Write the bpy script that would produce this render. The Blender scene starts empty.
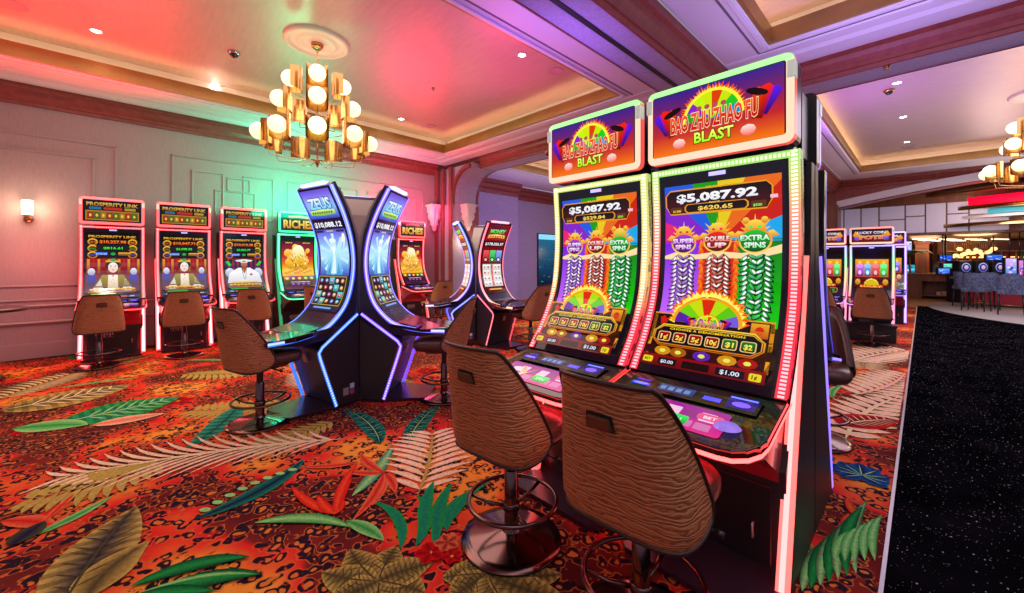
import bpy, bmesh, math, random
from math import sin, cos, pi, radians, atan2, sqrt, hypot
from mathutils import Vector, Matrix
SC = bpy.context.scene
COL = SC.collection

# ---------------------------------------------------------------- camera
FPX, HOR, CX = 401.0, 260.0, 512.0          # focal length in pixels of the 1024 px frame, horizon row
EYE = 1.38
HEAD = radians(45.7)
cam_d = bpy.data.cameras.new('camera')
cam_d.sensor_width = 36.0
cam_d.lens = FPX / 1024 * 36
cam_d.shift_y = (HOR - 296.5) / 1024
cam_d.clip_start = 0.05
cam = bpy.data.objects.new('camera', cam_d)
COL.objects.link(cam)
cam.location = (0, 0, EYE)
cam.rotation_euler = (pi/2, 0, HEAD)
SC.camera = cam
# ---------------------------------------------------------------- world, exposure
SC.view_settings.view_transform = 'Standard'
SC.view_settings.look = 'None'
SC.view_settings.gamma = 1
SC.view_settings.exposure = 0.0
SC.view_settings.use_curve_mapping = False
W = bpy.data.worlds.new('world'); SC.world = W
W.use_nodes = True
W.node_tree.nodes['Background'].inputs[0].default_value = (0.80, 0.72, 1.0, 1)
W.node_tree.nodes['Background'].inputs[1].default_value = 0.36
# ---------------------------------------------------------------- large lights
def light(name, kind, loc, energy, color, aim=None, size=0.5, size_y=None, blend=.5, angle=120, spread=None):
    d = bpy.data.lights.new(name, kind)
    d.energy = energy; d.color = color
    if kind == 'AREA':
        d.size = size
        if size_y: d.shape = 'RECTANGLE'; d.size_y = size_y
        if spread: d.spread = radians(spread)
    elif kind == 'SPOT':
        d.spot_size = radians(angle); d.spot_blend = blend; d.shadow_soft_size = size
    else:
        d.shadow_soft_size = size
    o = bpy.data.objects.new(name, d); COL.objects.link(o)
    o.location = loc
    if aim is not None:
        o.rotation_euler = (Vector(aim) - Vector(loc)).to_track_quat('-Z', 'Y').to_euler()
    return o
WARM = (1.0, .80, .58)
# general house light from the two coffers
light('coffer_light', 'AREA', (-5.45, 1.8, 4.05), 118, (1, .86, .78), (-5.45, 1.8, 0), 3.6, 6)
light('coffer_light', 'AREA', (-5.45, 11, 4.05), 110, (.85, .75, 1), (-5.45, 11, 0), 3.6, 6)
light('coffer_light', 'AREA', (1.3, 11, 4.05), 170, (.9, .80, 1), (1.3, 11, 0), 4, 6)
light('coffer_light', 'AREA', (1.3, .5, 4.05), 80, (1, .86, .9), (1.3, .5, 0), 4, 6)
light('bounce_fill', 'AREA', (-5.45, 1.5, 2.95), 12, (.95, .80, .95), (-5.45, 1.5, 9), 4.5, 7)  # added up-facing fill, standing in for light bounced onto the soffits
light('bounce_fill', 'AREA', (-5.9, 10, 2.9), 45, (.85, .75, 1), (-5.9, 10, 9), 5, 6)
light('bounce_fill', 'AREA', (1.2, 1.5, 2.95), 75, (.85, .78, 1), (1.2, 1.5, 9), 5, 8)
light('bounce_fill', 'AREA', (1.2, 11, 2.95), 60, (.9, .78, 1), (1.2, 11, 9), 5, 7)
# added lamps for the coloured wash that lit machine rows throw on walls and ceiling
light('machine_glow', 'SPOT', (-7.95, -.1, 2.5), 260, (1, .03, .03), (-6.3, -.2, 4.2), .3, angle=130, blend=1)
light('machine_glow', 'SPOT', (-7.6, -1.2, 2.3), 260, (1, .06, .04), (-6.4, -1.0, 4.2), .3, angle=130, blend=1)
light('machine_glow', 'SPOT', (-7.95, 2.4, 2.5), 35, (.02, 1, .35), (-6.9, 2.6, 4.2), .3, angle=100, blend=1)
light('machine_glow', 'SPOT', (-4.6, 1.6, 2.5), 45, (.02, 1, .4), (-5.5, 1.4, 4.2), .3, angle=80, blend=1)
light('machine_glow', 'SPOT', (-7.9, 4.9, 2.5), 120, (1, .03, .08), (-6.2, 4.6, 4.2), .3, angle=120, blend=1)
light('machine_glow', 'SPOT', (-4.6, 4.3, 2.5), 150, (1, .06, .25), (-4.4, 3.8, 4.2), .3, angle=120, blend=1)
light('machine_glow', 'SPOT', (-2.4, 3.0, 2.6), 80, (.40, .18, 1), (-2.9, 3.4, 4.2), .3, angle=140, blend=1)
light('machine_glow', 'SPOT', (-.3, 4.4, 2.4), 150, (.42, .25, 1), (0, 4.8, 3.85), .4, angle=150, blend=1)
light('machine_glow', 'SPOT', (-1.0, 8.8, 2.5), 200, (.50, .15, 1), (0, 9.2, 4.2), .3, angle=140, blend=1)
light('machine_glow', 'SPOT', (-6.6, 8.4, 1.6), 120, (.40, .2, 1), (-9.3, 8.4, 2), .4, angle=140, blend=1)
# wall wash
light('machine_glow', 'POINT', (-7.85, 2.35, 2.5), 50, (.0, 1, .45), size=.15)
light('machine_glow', 'AREA', (-7.75, 2.75, 2.35), 42, (0, 1, .5), (-8.72, 2.75, 2.7), 2.0, .3)
light('machine_glow', 'AREA', (-7.75, 4.9, 2.4), 26, (1, .03, .25), (-8.72, 4.9, 2.7), 1.2, .3)
light('machine_glow', 'POINT', (-8.1, -.9, 1.5), 20, (1, .20, .18), size=.2)
light('machine_glow', 'POINT', (-8.2, 4.3, 2.45), 34, (1, .05, .25), size=.15)

# ---------------------------------------------------------------- helpers
CS, SN = cos(HEAD), sin(HEAD)
def floor_pt(px, py, z=0.0):
    d = FPX * (EYE - z) / (py - HOR); r = (px - CX) / FPX * d
    return (-SN*d + CS*r, CS*d + SN*r)
def heading_rot(deg): return radians(180 - deg)

def srgb(h):
    c = [int(h[i:i+2], 16)/255 for i in (0, 2, 4)]
    return tuple((v/12.92 if v <= .04045 else ((v+.055)/1.055)**2.4) for v in c)
MATS = {}
def nodes_of(m):
    m.use_nodes = True
    nt = m.node_tree
    return nt, nt.nodes['Principled BSDF']
def mat(name, col, rough=.5, metal=0, bump=0, bscale=20, stretch=(1,1,1), var=0, coat=0, emit=0, spec=.5, ecol=None, detail=3):
    if name in MATS: return MATS[name]
    m = bpy.data.materials.new(name); nt, b = nodes_of(m)
    b.inputs['Base Color'].default_value = (*col, 1)
    b.inputs['Roughness'].default_value = rough
    b.inputs['Metallic'].default_value = metal
    b.inputs['Coat Weight'].default_value = coat
    b.inputs['Specular IOR Level'].default_value = spec
    if emit:
        b.inputs['Emission Color'].default_value = (*(ecol or col), 1)
        b.inputs['Emission Strength'].default_value = emit
    if bump or var:
        tc = nt.nodes.new('ShaderNodeTexCoord'); mp = nt.nodes.new('ShaderNodeMapping')
        mp.inputs['Scale'].default_value = stretch
        nz = nt.nodes.new('ShaderNodeTexNoise'); nz.inputs['Scale'].default_value = bscale
        nz.inputs['Detail'].default_value = detail
        nt.links.new(tc.outputs['Object'], mp.inputs[0]); nt.links.new(mp.outputs[0], nz.inputs['Vector'])
        if bump:
            bp = nt.nodes.new('ShaderNodeBump'); bp.inputs['Strength'].default_value = bump
            bp.inputs['Distance'].default_value = .01
            nt.links.new(nz.outputs[0], bp.inputs['Height']); nt.links.new(bp.outputs[0], b.inputs['Normal'])
        if var:
            rp = nt.nodes.new('ShaderNodeValToRGB')
            rp.color_ramp.elements[0].position = .3; rp.color_ramp.elements[1].position = .7
            rp.color_ramp.elements[0].color = (*[c*(1-var) for c in col], 1)
            rp.color_ramp.elements[1].color = (*[min(1, c*(1+var)) for c in col], 1)
            nt.links.new(nz.outputs[0], rp.inputs[0]); nt.links.new(rp.outputs[0], b.inputs['Base Color'])
    MATS[name] = m
    return m
def attr_mat(name, rough, emission=True, strength=1.0, base=(.01,.01,.01), sample=True):
    m = bpy.data.materials.new(name); nt, b = nodes_of(m)
    a = nt.nodes.new('ShaderNodeAttribute'); a.attribute_name = 'Col'
    b.inputs['Roughness'].default_value = rough
    if emission:
        b.inputs['Base Color'].default_value = (*base, 1)
        nt.links.new(a.outputs['Color'], b.inputs['Emission Color'])
        b.inputs['Emission Strength'].default_value = strength
    else:
        nt.links.new(a.outputs['Color'], b.inputs['Base Color'])
    if not sample: m.cycles.emission_sampling = 'NONE'
    MATS[name] = m
    return m
M_SCREEN = attr_mat('lit_screen', .12, strength=1.0, sample=False)
M_LED = attr_mat('led_strip', .3, strength=1.0)
M_BLACK = mat('black_plastic', (.012, .011, .014), .28, spec=.6)
M_BLACKM = mat('black_laminate', (.022, .018, .022), .42, bump=.05, bscale=60)
M_GLOSS = mat('black_gloss', (.008, .008, .010), .08, coat=.5)
M_CHROME = mat('chrome', (.55, .48, .46), .12, 1)
M_DCHROME = mat('smoked_chrome', (.17, .10, .09), .16, 1)
M_GREY = mat('grey_metal', (.42, .36, .34), .38, .45, bump=.03, bscale=30)
M_BRASS = mat('brass', (.55, .34, .13), .22, 1)
M_WHITE = mat('white_trim', (.74, .70, .76), .45, bump=.03, bscale=8)
M_GROOVE = mat('trim_groove', (.16, .13, .16), .6)
M_GOLD = mat('gold_fascia', (.42, .24, .07), .38, .55, var=.12, bscale=3)
M_CEIL = mat('champagne_ceiling', (.52, .38, .36), .40, .35, var=.06, bscale=4, stretch=(1, 5, 1))
M_CROWN = mat('mahogany_moulding', (.27, .055, .045), .36, bump=.05, bscale=12, var=.18)  # base colour reddened to take in the red light on the wood
M_WALL = mat('mauve_wallcovering', (.38, .285, .30), .6, bump=.12, bscale=60, stretch=(1, 1, .15), var=.06)
M_PURP = mat('violet_wallpaper', (.40, .34, .46), .55, bump=.15, bscale=40, stretch=(1, 1, .2), var=.12)
M_DARK = mat('dark_slot', (.01, .01, .012), .5)
M_WOOD = mat('brown_wood', (.20, .07, .035), .35, bump=.05, bscale=8, stretch=(1,1,.2), var=.25)

class MB:
    """collects faces with a material slot and a colour; build() links them as one mesh object"""
    def __init__(s): s.v = []; s.f = []; s.m = []; s.c = []; s.sm = []
    def add(s, vs, fs, m=0, c=(1,1,1), smooth=False):
        o = len(s.v); s.v += [tuple(v) for v in vs]
        for i, f in enumerate(fs):
            s.f.append([o+k for k in f]); s.m.append(m); s.sm.append(smooth)
            if isinstance(c, list): s.c.append([c[k] for k in f])
            else: s.c.append([c]*len(f))
    def box(s, x0, y0, z0, x1, y1, z1, m=0, c=(1,1,1)):
        vs = [(x, y, z) for z in (z0, z1) for y in (y0, y1) for x in (x0, x1)]
        s.add(vs, [(0,2,3,1), (4,5,7,6), (0,1,5,4), (2,6,7,3), (0,4,6,2), (1,3,7,5)], m, c)
    def prism(s, prof, a, b, axis='x', m=0, c=(1,1,1), smooth=False):
        """prof = 2-D outline; axis x: (y,z); axis y: (x,z); axis z: (x,y)"""
        def P(p, t):
            return {'x': (t, p[0], p[1]), 'y': (p[0], t, p[1]), 'z': (p[0], p[1], t)}[axis]
        n = len(prof)
        vs = [P(p, a) for p in prof] + [P(p, b) for p in prof]
        s.add(vs, [[i, (i+1) % n, n+(i+1) % n, n+i] for i in range(n)], m, c, smooth)
        s.add([P(p, a) for p in prof], [list(range(n))[::-1]], m, c)
        s.add([P(p, b) for p in prof], [list(range(n))], m, c)
    def grid(s, fn, nu, nv, m=0, c=(1,1,1), smooth=True, closed=False):
        vs = [fn(i/nu, j/nv) for j in range(nv+1) for i in range(nu+1)]
        fs = [(j*(nu+1)+i, j*(nu+1)+i+1, (j+1)*(nu+1)+i+1, (j+1)*(nu+1)+i) for j in range(nv) for i in range(nu)]
        if callable(c): c = [c(i/nu, j/nv) for j in range(nv+1) for i in range(nu+1)]
        s.add(vs, fs, m, c, smooth)
    def lathe(s, prof, cx=0, cy=0, cz=0, seg=28, m=0, c=(1,1,1), a0=0, a1=2*pi, smooth=True):
        full = abs(a1-a0-2*pi) < 1e-6
        def fn(u, v):
            k = v*(len(prof)-1); i = min(int(round(k)), len(prof)-1)
            a = a0+(a1-a0)*u
            return (cx+prof[i][0]*cos(a), cy+prof[i][0]*sin(a), cz+prof[i][1])
        s.grid(fn, seg, len(prof)-1, m, c, smooth)
    def tube(s, path, r, seg=8, m=0, c=(1,1,1), closed=False, caps=True):
        pts = [Vector(p) for p in path]; n = len(pts)
        rings = []; up = None
        for i, p in enumerate(pts):
            a = pts[(i-1) % n] if (closed or i > 0) else p
            b = pts[(i+1) % n] if (closed or i < n-1) else p
            t = (b-a).normalized()
            if up is None: up = Vector((0,0,1)) if abs(t.z) < .9 else Vector((1,0,0))
            x = t.cross(up).normalized() if t.cross(up).length > 1e-4 else t.orthogonal().normalized()
            y = x.cross(t).normalized(); up = y
            rr = r[i] if isinstance(r, (list, tuple)) else r
            rings.append([p + x*rr*cos(2*pi*k/seg) + y*rr*sin(2*pi*k/seg) for k in range(seg)])
        vs = [v for q in rings for v in q]; fs = []
        for i in range(n if closed else n-1):
            j = (i+1) % n
            for k in range(seg):
                fs.append([i*seg+k, i*seg+(k+1) % seg, j*seg+(k+1) % seg, j*seg+k])
        if caps and not closed:
            fs.append(list(range(seg))[::-1]); fs.append([(n-1)*seg+k for k in range(seg)])
        s.add(vs, fs, m, c, True)
    def build(s, name, mats, parent=None, bevel=0, loc=None, attr=False, rotz=0):
        me = bpy.data.meshes.new(name)
        me.from_pydata(s.v, [], s.f)
        if not isinstance(mats, (list, tuple)): mats = [mats]
        for m in mats: me.materials.append(m)
        me.polygons.foreach_set('material_index', s.m)
        me.polygons.foreach_set('use_smooth', s.sm)
        if attr:
            ca = me.color_attributes.new('Col', 'FLOAT_COLOR', 'CORNER')
            flat = []
            for f in s.c:
                for q in f: flat += [q[0], q[1], q[2], 1.0]
            ca.data.foreach_set('color', flat)
        me.update()
        o = bpy.data.objects.new(name, me); COL.objects.link(o)
        if parent: o.parent = parent
        if loc: o.location = loc
        if rotz: o.rotation_euler.z = rotz
        if bevel:
            bm = o.modifiers.new('bevel', 'BEVEL'); bm.width = bevel; bm.segments = 2; bm.limit_method = 'ANGLE'
            bm.angle_limit = radians(40)
        return o
def tag(o, label, cat, group=None):
    o['label'] = label; o['category'] = cat
    if group: o['group'] = group
    return o
def thing(name, label, cat, loc=(0,0,0), rotz=0, group=None, scale=1):
    o = bpy.data.objects.new(name, None); COL.objects.link(o)
    o.location = loc; o.rotation_euler = (0, 0, rotz); o.scale = (scale,)*3
    o.empty_display_size = .1
    return tag(o, label, cat, group)
def struct(o):
    o['kind'] = 'structure'; return o
def copy_tree(o, loc=None, rotz=None, label=None, group=None, parent=None, skip=(), scale=None, depth=0):
    c = o.copy(); COL.objects.link(c)
    if depth: c.parent = parent
    for ch in list(o.children):
        if ch.name.split('.')[0] in skip: continue
        copy_tree(ch, parent=c, skip=skip, depth=depth+1)
    if loc is not None: c.location = loc
    if rotz is not None: c.rotation_euler = (0, 0, rotz)
    if scale: c.scale = (scale,)*3
    if label: c['label'] = label
    if group: c['group'] = group
    return c

# ---- flat artwork (screens, printed carpet): 2-D shapes with a colour per corner, laid on a surface
_tc = {}
def text_mesh(s, bold=0.0):
    k = (s, bold)
    if k in _tc: return _tc[k]
    cu = bpy.data.curves.new('lettering', 'FONT'); cu.body = s; cu.size = 1
    cu.offset = bold; cu.resolution_u = 2; cu.align_x = 'CENTER'
    ob = bpy.data.objects.new('lettering', cu); COL.objects.link(ob)
    dg = bpy.context.evaluated_depsgraph_get()
    me = bpy.data.meshes.new_from_object(ob.evaluated_get(dg))
    vs = [(v.co.x, v.co.y) for v in me.vertices]; fs = [list(p.vertices) for p in me.polygons]
    bpy.data.objects.remove(ob); bpy.data.curves.remove(cu); bpy.data.meshes.remove(me)
    if vs:
        x0 = min(v[0] for v in vs); x1 = max(v[0] for v in vs)
        y0 = min(v[1] for v in vs); y1 = max(v[1] for v in vs)
    else: x0 = x1 = y0 = y1 = 0
    vs = [(x-(x0+x1)/2, y) for x, y in vs]
    _tc[k] = (vs, fs, x1-x0, y0, y1)
    return _tc[k]
class Art:
    def __init__(s, step=.0007): s.v = []; s.f = []; s.c = []; s.l = 0; s.step = step
    def up(s, k=1): s.l += k
    def poly(s, pts, c, c2=None):
        """c = colour, or c (bottom) and c2 (top) for an up-down blend"""
        o = len(s.v); s.v += [(x, y, s.l) for x, y in pts]
        s.f.append([o+i for i in range(len(pts))])
        if callable(c): s.c.append([c(*p) for p in pts])
        elif c2:
            y0 = min(p[1] for p in pts); y1 = max(p[1] for p in pts)
            s.c.append([tuple(a+(b-a)*((p[1]-y0)/max(1e-6, y1-y0)) for a, b in zip(c, c2)) for p in pts])
        else: s.c.append([c]*len(pts))
    def rect(s, x0, y0, x1, y1, c, c2=None): s.poly([(x0,y0),(x1,y0),(x1,y1),(x0,y1)], c, c2)
    def rrect(s, x0, y0, x1, y1, r, c, c2=None, ch=False):
        P = []
        for cx, cy, a in ((x1-r,y0+r,-90),(x1-r,y1-r,0),(x0+r,y1-r,90),(x0+r,y0+r,180)):
            for k in ((0, 90) if ch else (0,30,60,90)):
                P.append((cx+r*cos(radians(a+k)), cy+r*sin(radians(a+k))))
        s.poly(P, c, c2)
    def disc(s, cx, cy, rx, ry=None, c=(1,1,1), c2=None, n=14, a0=0, a1=360, rot=0):
        ry = ry or rx
        P = []
        full = a1-a0 >= 360
        for k in range(n if full else n+1):
            a = radians(a0+(a1-a0)*k/n); x = rx*cos(a); y = ry*sin(a)
            P.append((cx+x*cos(rot)-y*sin(rot), cy+x*sin(rot)+y*cos(rot)))
        if not full: P.append((cx, cy))
        s.poly(P, c, c2)
    def text(s, t, x, y, h, c, c2=None, w=None, bold=.02, edge=None, ew=.05):
        """centred on x, baseline y, cap height h, width w"""
        if edge:
            s._text(t, x, y, h, edge, None, w, bold+ew); s.up()
        s._text(t, x, y, h, c, c2, w, bold); s.up()
    def _text(s, t, x, y, h, c, c2, w, bold):
        vs, fs, tw, y0, y1 = text_mesh(t, bold)
        _, _, tw0, _, _ = text_mesh(t, 0)
        k = h/.72; kx = (w/tw0) if w else k
        o = len(s.v); s.v += [(x+a*kx, y+b*k, s.l) for a, b in vs]
        for f in fs:
            s.f.append([o+i for i in f])
            if c2: s.c.append([tuple(p+(q-p)*max(0, min(1, vs[i][1]/.72)) for p, q in zip(c, c2)) for i in f])
            else: s.c.append([c]*len(f))
    def mesh_onto(s, mb, surf, cuts=(), m=0, gam=1.9):
        """surf(x, y, off) -> xyz"""
        bm = bmesh.new(); cl = bm.loops.layers.float_color.new('Col')
        V = [bm.verts.new((x, y, l)) for x, y, l in s.v]
        for f, c in zip(s.f, s.c):
            try: q = bm.faces.new([V[i] for i in f])
            except ValueError: continue
            for lp, k in zip(q.loops, c): lp[cl] = (*[v**gam if v < 1 else v for v in k], 1)
        big = [f for f in bm.faces if len(f.verts) > 4]
        if big: bmesh.ops.triangulate(bm, faces=big)
        for t in cuts:
            bmesh.ops.bisect_plane(bm, geom=bm.verts[:]+bm.edges[:]+bm.faces[:], plane_co=(0, t, 0), plane_no=(0, 1, 0))
        bm.verts.ensure_lookup_table(); bm.verts.index_update()
        o = len(mb.v); mb.v += [tuple(surf(v.co.x, v.co.y, v.co.z*s.step)) for v in bm.verts]
        for f in bm.faces:
            mb.f.append([o+v.index for v in f.verts]); mb.m.append(m); mb.sm.append(False)
            mb.c.append([tuple(lp[cl])[:3] for lp in f.loops])
        bm.free()

def profile_surf(prof, x0, x1, out=1):
    """a strip surface that follows prof (y,z) upward, player side is -y. returns surf(x,t,off), length"""
    P = smooth_path(prof); L = [0]
    for a, b in zip(P, P[1:]): L.append(L[-1]+hypot(b[0]-a[0], b[1]-a[1]))
    def at(t):
        t = max(0, min(L[-1], t))
        for i in range(len(P)-1):
            if t <= L[i+1] or i == len(P)-2:
                k = (t-L[i])/(L[i+1]-L[i]); a, b = P[i], P[i+1]
                d = ((b[0]-a[0])/(L[i+1]-L[i]), (b[1]-a[1])/(L[i+1]-L[i]))
                return (a[0]+(b[0]-a[0])*k, a[1]+(b[1]-a[1])*k), (-d[1], d[0])
    def surf(x, t, off):
        p, n = at(t)
        return (x0+(x1-x0)*x, p[0]+n[0]*off, p[1]+n[1]*off)
    return surf, L[-1], [l for l in L[1:-1]]
def smooth_path(P, k=5):
    """Catmull-Rom through the points"""
    if len(P) < 3: return list(P)
    out = []
    Q = [tuple(2*a-b for a, b in zip(P[0], P[1]))] + list(P) + [tuple(2*a-b for a, b in zip(P[-1], P[-2]))]
    for i in range(1, len(Q)-2):
        p0, p1, p2, p3 = Q[i-1], Q[i], Q[i+1], Q[i+2]
        for j in range(k):
            t = j/k
            out.append(tuple(.5*((2*b)+(-a+c)*t+(2*a-5*b+4*c-d)*t*t+(-a+3*b-3*c+d)*t**3) for a, b, c, d in zip(p0, p1, p2, p3)))
    out.append(tuple(P[-1]))
    return out
def offset_path(P, d):
    out = []
    for i, p in enumerate(P):
        a = P[max(0, i-1)]; b = P[min(len(P)-1, i+1)]
        l = hypot(b[0]-a[0], b[1]-a[1]) or 1
        out.append((p[0]-(b[1]-a[1])/l*d, p[1]+(b[0]-a[0])/l*d))
    return out
# ================================================================ the room
ZS, ZB, ZC = 3.85, 3.55, 4.20          # soffit, beam underside, coffer ceiling
XW = -8.72
trays = [(-7.7, -3.2, -5.0, 5.33, -8.72, -2.55, -6.5, 5.95),
         (-7.7, -3.2, 7.45, 15.2, -9.4, -2.55, 6.7, 16.3),
         (-1.2, 3.9, -5.0, 5.30, -1.75, 4.6, -6.5, 5.95),
         (-1.2, 3.9, 7.3, 14.9, -1.75, 4.6, 6.7, 16.2)]
sof = MB(); cei = MB(); fas = MB(); cov = MB(); grv = MB(); stp = MB()
for x0, x1, y0, y1, X0, X1, Y0, Y1 in trays:
    T = .18
    sof.box(X0, Y0, ZS, x0-.04, Y1, ZS+.12); sof.box(x1+.04, Y0, ZS, X1, Y1, ZS+.12)
    sof.box(x0-.04, Y0, ZS, x1+.04, y0-.04, ZS+.12); sof.box(x0-.04, y1+.04, ZS, x1+.04, Y1, ZS+.12)
    # raised rails on the soffit, leaving a thin dark groove
    for a, h in ((.055, .025), (.62, .02)):
        w = .05 if a < .1 else .04
        if a > .1: continue
        stp.box(x0-a-w, y0-a-w, ZS-h, x0-a, y1+a+w, ZS+.01); stp.box(x1+a, y0-a-w, ZS-h, x1+a+w, y1+a+w, ZS+.01)
        stp.box(x0-a, y0-a-w, ZS-h, x1+a, y0-a, ZS+.01); stp.box(x0-a, y1+a, ZS-h, x1+a, y1+a+w, ZS+.01)
    a, w = .16, .022
    grv.box(x0-a-w, y0-a-w, ZS-.004, x0-a, y1+a+w, ZS+.01); grv.box(x1+a, y0-a-w, ZS-.004, x1+a+w, y1+a+w, ZS+.01)
    grv.box(x0-a, y0-a-w, ZS-.004, x1+a, y0-a, ZS+.01); grv.box(x0-a, y1+a, ZS-.004, x1+a, y1+a+w, ZS+.01)
    # gold fascia boards, thin lip on top
    for bx in ((x0-.04, y0-.04, x0, y1+.04), (x1, y0-.04, x1+.04, y1+.04), (x0, y0-.04, x1, y0), (x0, y1, x1, y1+.04)):
        fas.box(bx[0], bx[1], ZS, bx[2], bx[3], ZS+T)
    # hidden light trough and upper ceiling
    g = .24
    for bx in ((x0-g, y0-g, x0-.04, y1+g), (x1+.04, y0-g, x1+g, y1+g), (x0-.04, y0-g, x1+.04, y0-.04), (x0-.04, y1+.04, x1+.04, y1+g)):
        sof.box(bx[0], bx[1], ZS+.12, bx[2], bx[3], ZS+.13)
    for bx in ((x0-g-.03, y0-g, x0-g, y1+g), (x1+g, y0-g, x1+g+.03, y1+g), (x0-g, y0-g-.03, x1+g, y0-g), (x0-g, y1+g, x1+g, y1+g+.03)):
        sof.box(bx[0], bx[1], ZS+.12, bx[2], bx[3], ZC)
    cei.box(x0-g-.03, y0-g-.03, ZC, x1+g+.03, y1+g+.03, ZC+.05)
    e = .10
    for bx in ((x0-e-.03, y0-e, x0-e, y1+e), (x1+e, y0-e, x1+e+.03, y1+e), (x0-e, y0-e-.03, x1+e, y0-e), (x0-e, y1+e, x1+e, y1+e+.03)):
        cov.box(bx[0], bx[1], ZS+.135, bx[2], bx[3], ZS+.15)
struct(sof.build('ceiling', M_WHITE))
struct(cei.build('ceiling', M_CEIL))
struct(stp.build('trim_1', M_WHITE, bevel=.006))
struct(grv.build('trim_2', M_GROOVE))
struct(fas.build('trim_3', M_GOLD))
M_COVE = mat('cove_light', (1, .66, .26), .5, emit=7)
struct(cov.build('trim_4', M_COVE))

# wall crown on the left wall: stepped mahogany moulding
def crown(prof_sign, base, a, b, axis, name):
    """profile runs from the wall (offset 0, low) out to the soffit; axis = direction it runs along"""
    P = [(0, 3.53), (.03, 3.53), (.035, 3.575), (.055, 3.58), (.06, 3.61), (.10, 3.66), (.115, 3.72), (.16, 3.745), (.165, 3.79), (.20, 3.80), (.205, ZS), (0, ZS)]
    P = [(base+prof_sign*p[0], p[1]) for p in P]
    m = MB()
    if axis == 'y': m.prism(P, a, b, 'y')
    else: m.prism([(p[0], p[1]) for p in P], a, b, 'x')
    o = struct(m.build(name, M_CROWN)); return o
crown(1, XW, -6.5, 5.75, 'y', 'trim_5')
w = MB(); w.prism([(XW+.2, ZS), (XW+.2, ZS-.07), (XW+.26, ZS-.06), (XW+.30, ZS-.02), (XW+.45, ZS-.015), (XW+.46, ZS)], -6.5, 5.9, 'y')
w.prism([(5.9-.42, ZS), (5.9-.40, ZS-.018), (5.9-.25, ZS-.02), (5.9-.2, ZS-.05), (5.9-.02, ZS-.07), (5.93, ZS-.07), (5.93, ZS)], XW+.2, -2.6, 'x')
w.prism([(5.9-.42, ZS), (5.9-.40, ZS-.018), (5.9-.25, ZS-.02), (5.9-.2, ZS-.05), (5.9-.02, ZS-.07), (5.93, ZS-.07), (5.93, ZS)], -1.75, 4.6, 'x')
struct(w.build('trim_6', M_WHITE))

# beams: mahogany sides with stepped mouldings, violet paper panel underneath, rails at its edges
def beam(cx, hw, a, b, axis, name, dark=None):
    def side(sg):
        P = [(hw-.02, ZB), (hw, ZB+.005), (hw+.01, ZB+.05), (hw+.03, ZB+.055), (hw+.035, ZB+.10), (hw+.08, ZB+.15), (hw+.10, ZB+.20), (hw+.145, ZB+.22), (hw+.15, ZS), (hw-.02, ZS)]
        return [(cx+sg*p[0], p[1]) for p in P]
    m = MB()
    m.prism(side(1), a, b, axis); m.prism(side(-1), a, b, axis)
    o1 = struct(m.build(name, M_CROWN))
    u = MB()
    if axis == 'y': u.box(cx-hw+.02, a, ZB+.012, cx+hw-.02, b, ZB+.10)
    else: u.box(a, cx-hw+.02, ZB+.012, b, cx+hw-.02, ZB+.10)
    struct(u.build(name, M_PURP))
beam(-2.16, .245, -6.5, 16.3, 'y', 'trim_7')
beam(6.33, .235, -8.72, -2.42, 'x', 'trim_8')
beam(6.33, .235, -1.9, 4.6, 'x', 'trim_8')
beam(16.5, .235, -1.9, 9, 'x', 'trim_8')
s = MB(); s.box(-2.185, -3, ZB+.002, -2.135, 4.99, ZB+.02); struct(s.build('trim_9', M_DARK))

# left wall with rails and panel mouldings
w = MB(); w.box(XW-.15, -6.5, 0, XW, 6.1, ZS); struct(w.build('wall_left', M_WALL))
t = MB()
t.box(XW, -6.5, 0, XW+.018, 6.0, .20); t.box(XW, -6.5, .20, XW+.012, 6.0, .215)
def rail(z):
    t.prism([(XW, z-.03), (XW+.012, z-.028), (XW+.022, z-.008), (XW+.034, z), (XW+.03, z+.012), (XW+.012, z+.02), (XW, z+.024)], -6.5, 6.0, 'y')
rail(.73); rail(.495)
def frame(y0, y1, z0, z1, w=.03):
    for bx in ((y0, z0, y0+w, z1), (y1-w, z0, y1, z1), (y0, z1-w, y1, z1), (y0, z0, y1, z0+w)):
        t.box(XW, bx[0], bx[1], XW+.014, bx[2], bx[3]); 
        t.box(XW, bx[0]+w*.3, bx[1]+w*.3 if bx[3]-bx[1] > w*1.5 or True else 0, XW+.022, bx[2]-w*.3, bx[3]-w*.3)
frame(-3.6, -.04, .80, 3.14); frame(-3.3, -.28, 1.0, 2.92)
frame(.60, 5.4, .80, 3.14, .028)
frame(.86, 1.32, 1.0, 2.92); frame(1.18, 1.80, 1.0, 2.62, .024); frame(1.36, 1.72, 2.62, 2.86, .022); frame(1.60, 2.10, 2.1, 2.92, .024)
frame(2.34, 3.75, 1.2, 2.92); frame(3.95, 5.2, 1.2, 2.92)
struct(t.build('trim_10', mat('rail_paint', (.40, .30, .30), .4), bevel=.003))

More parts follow.
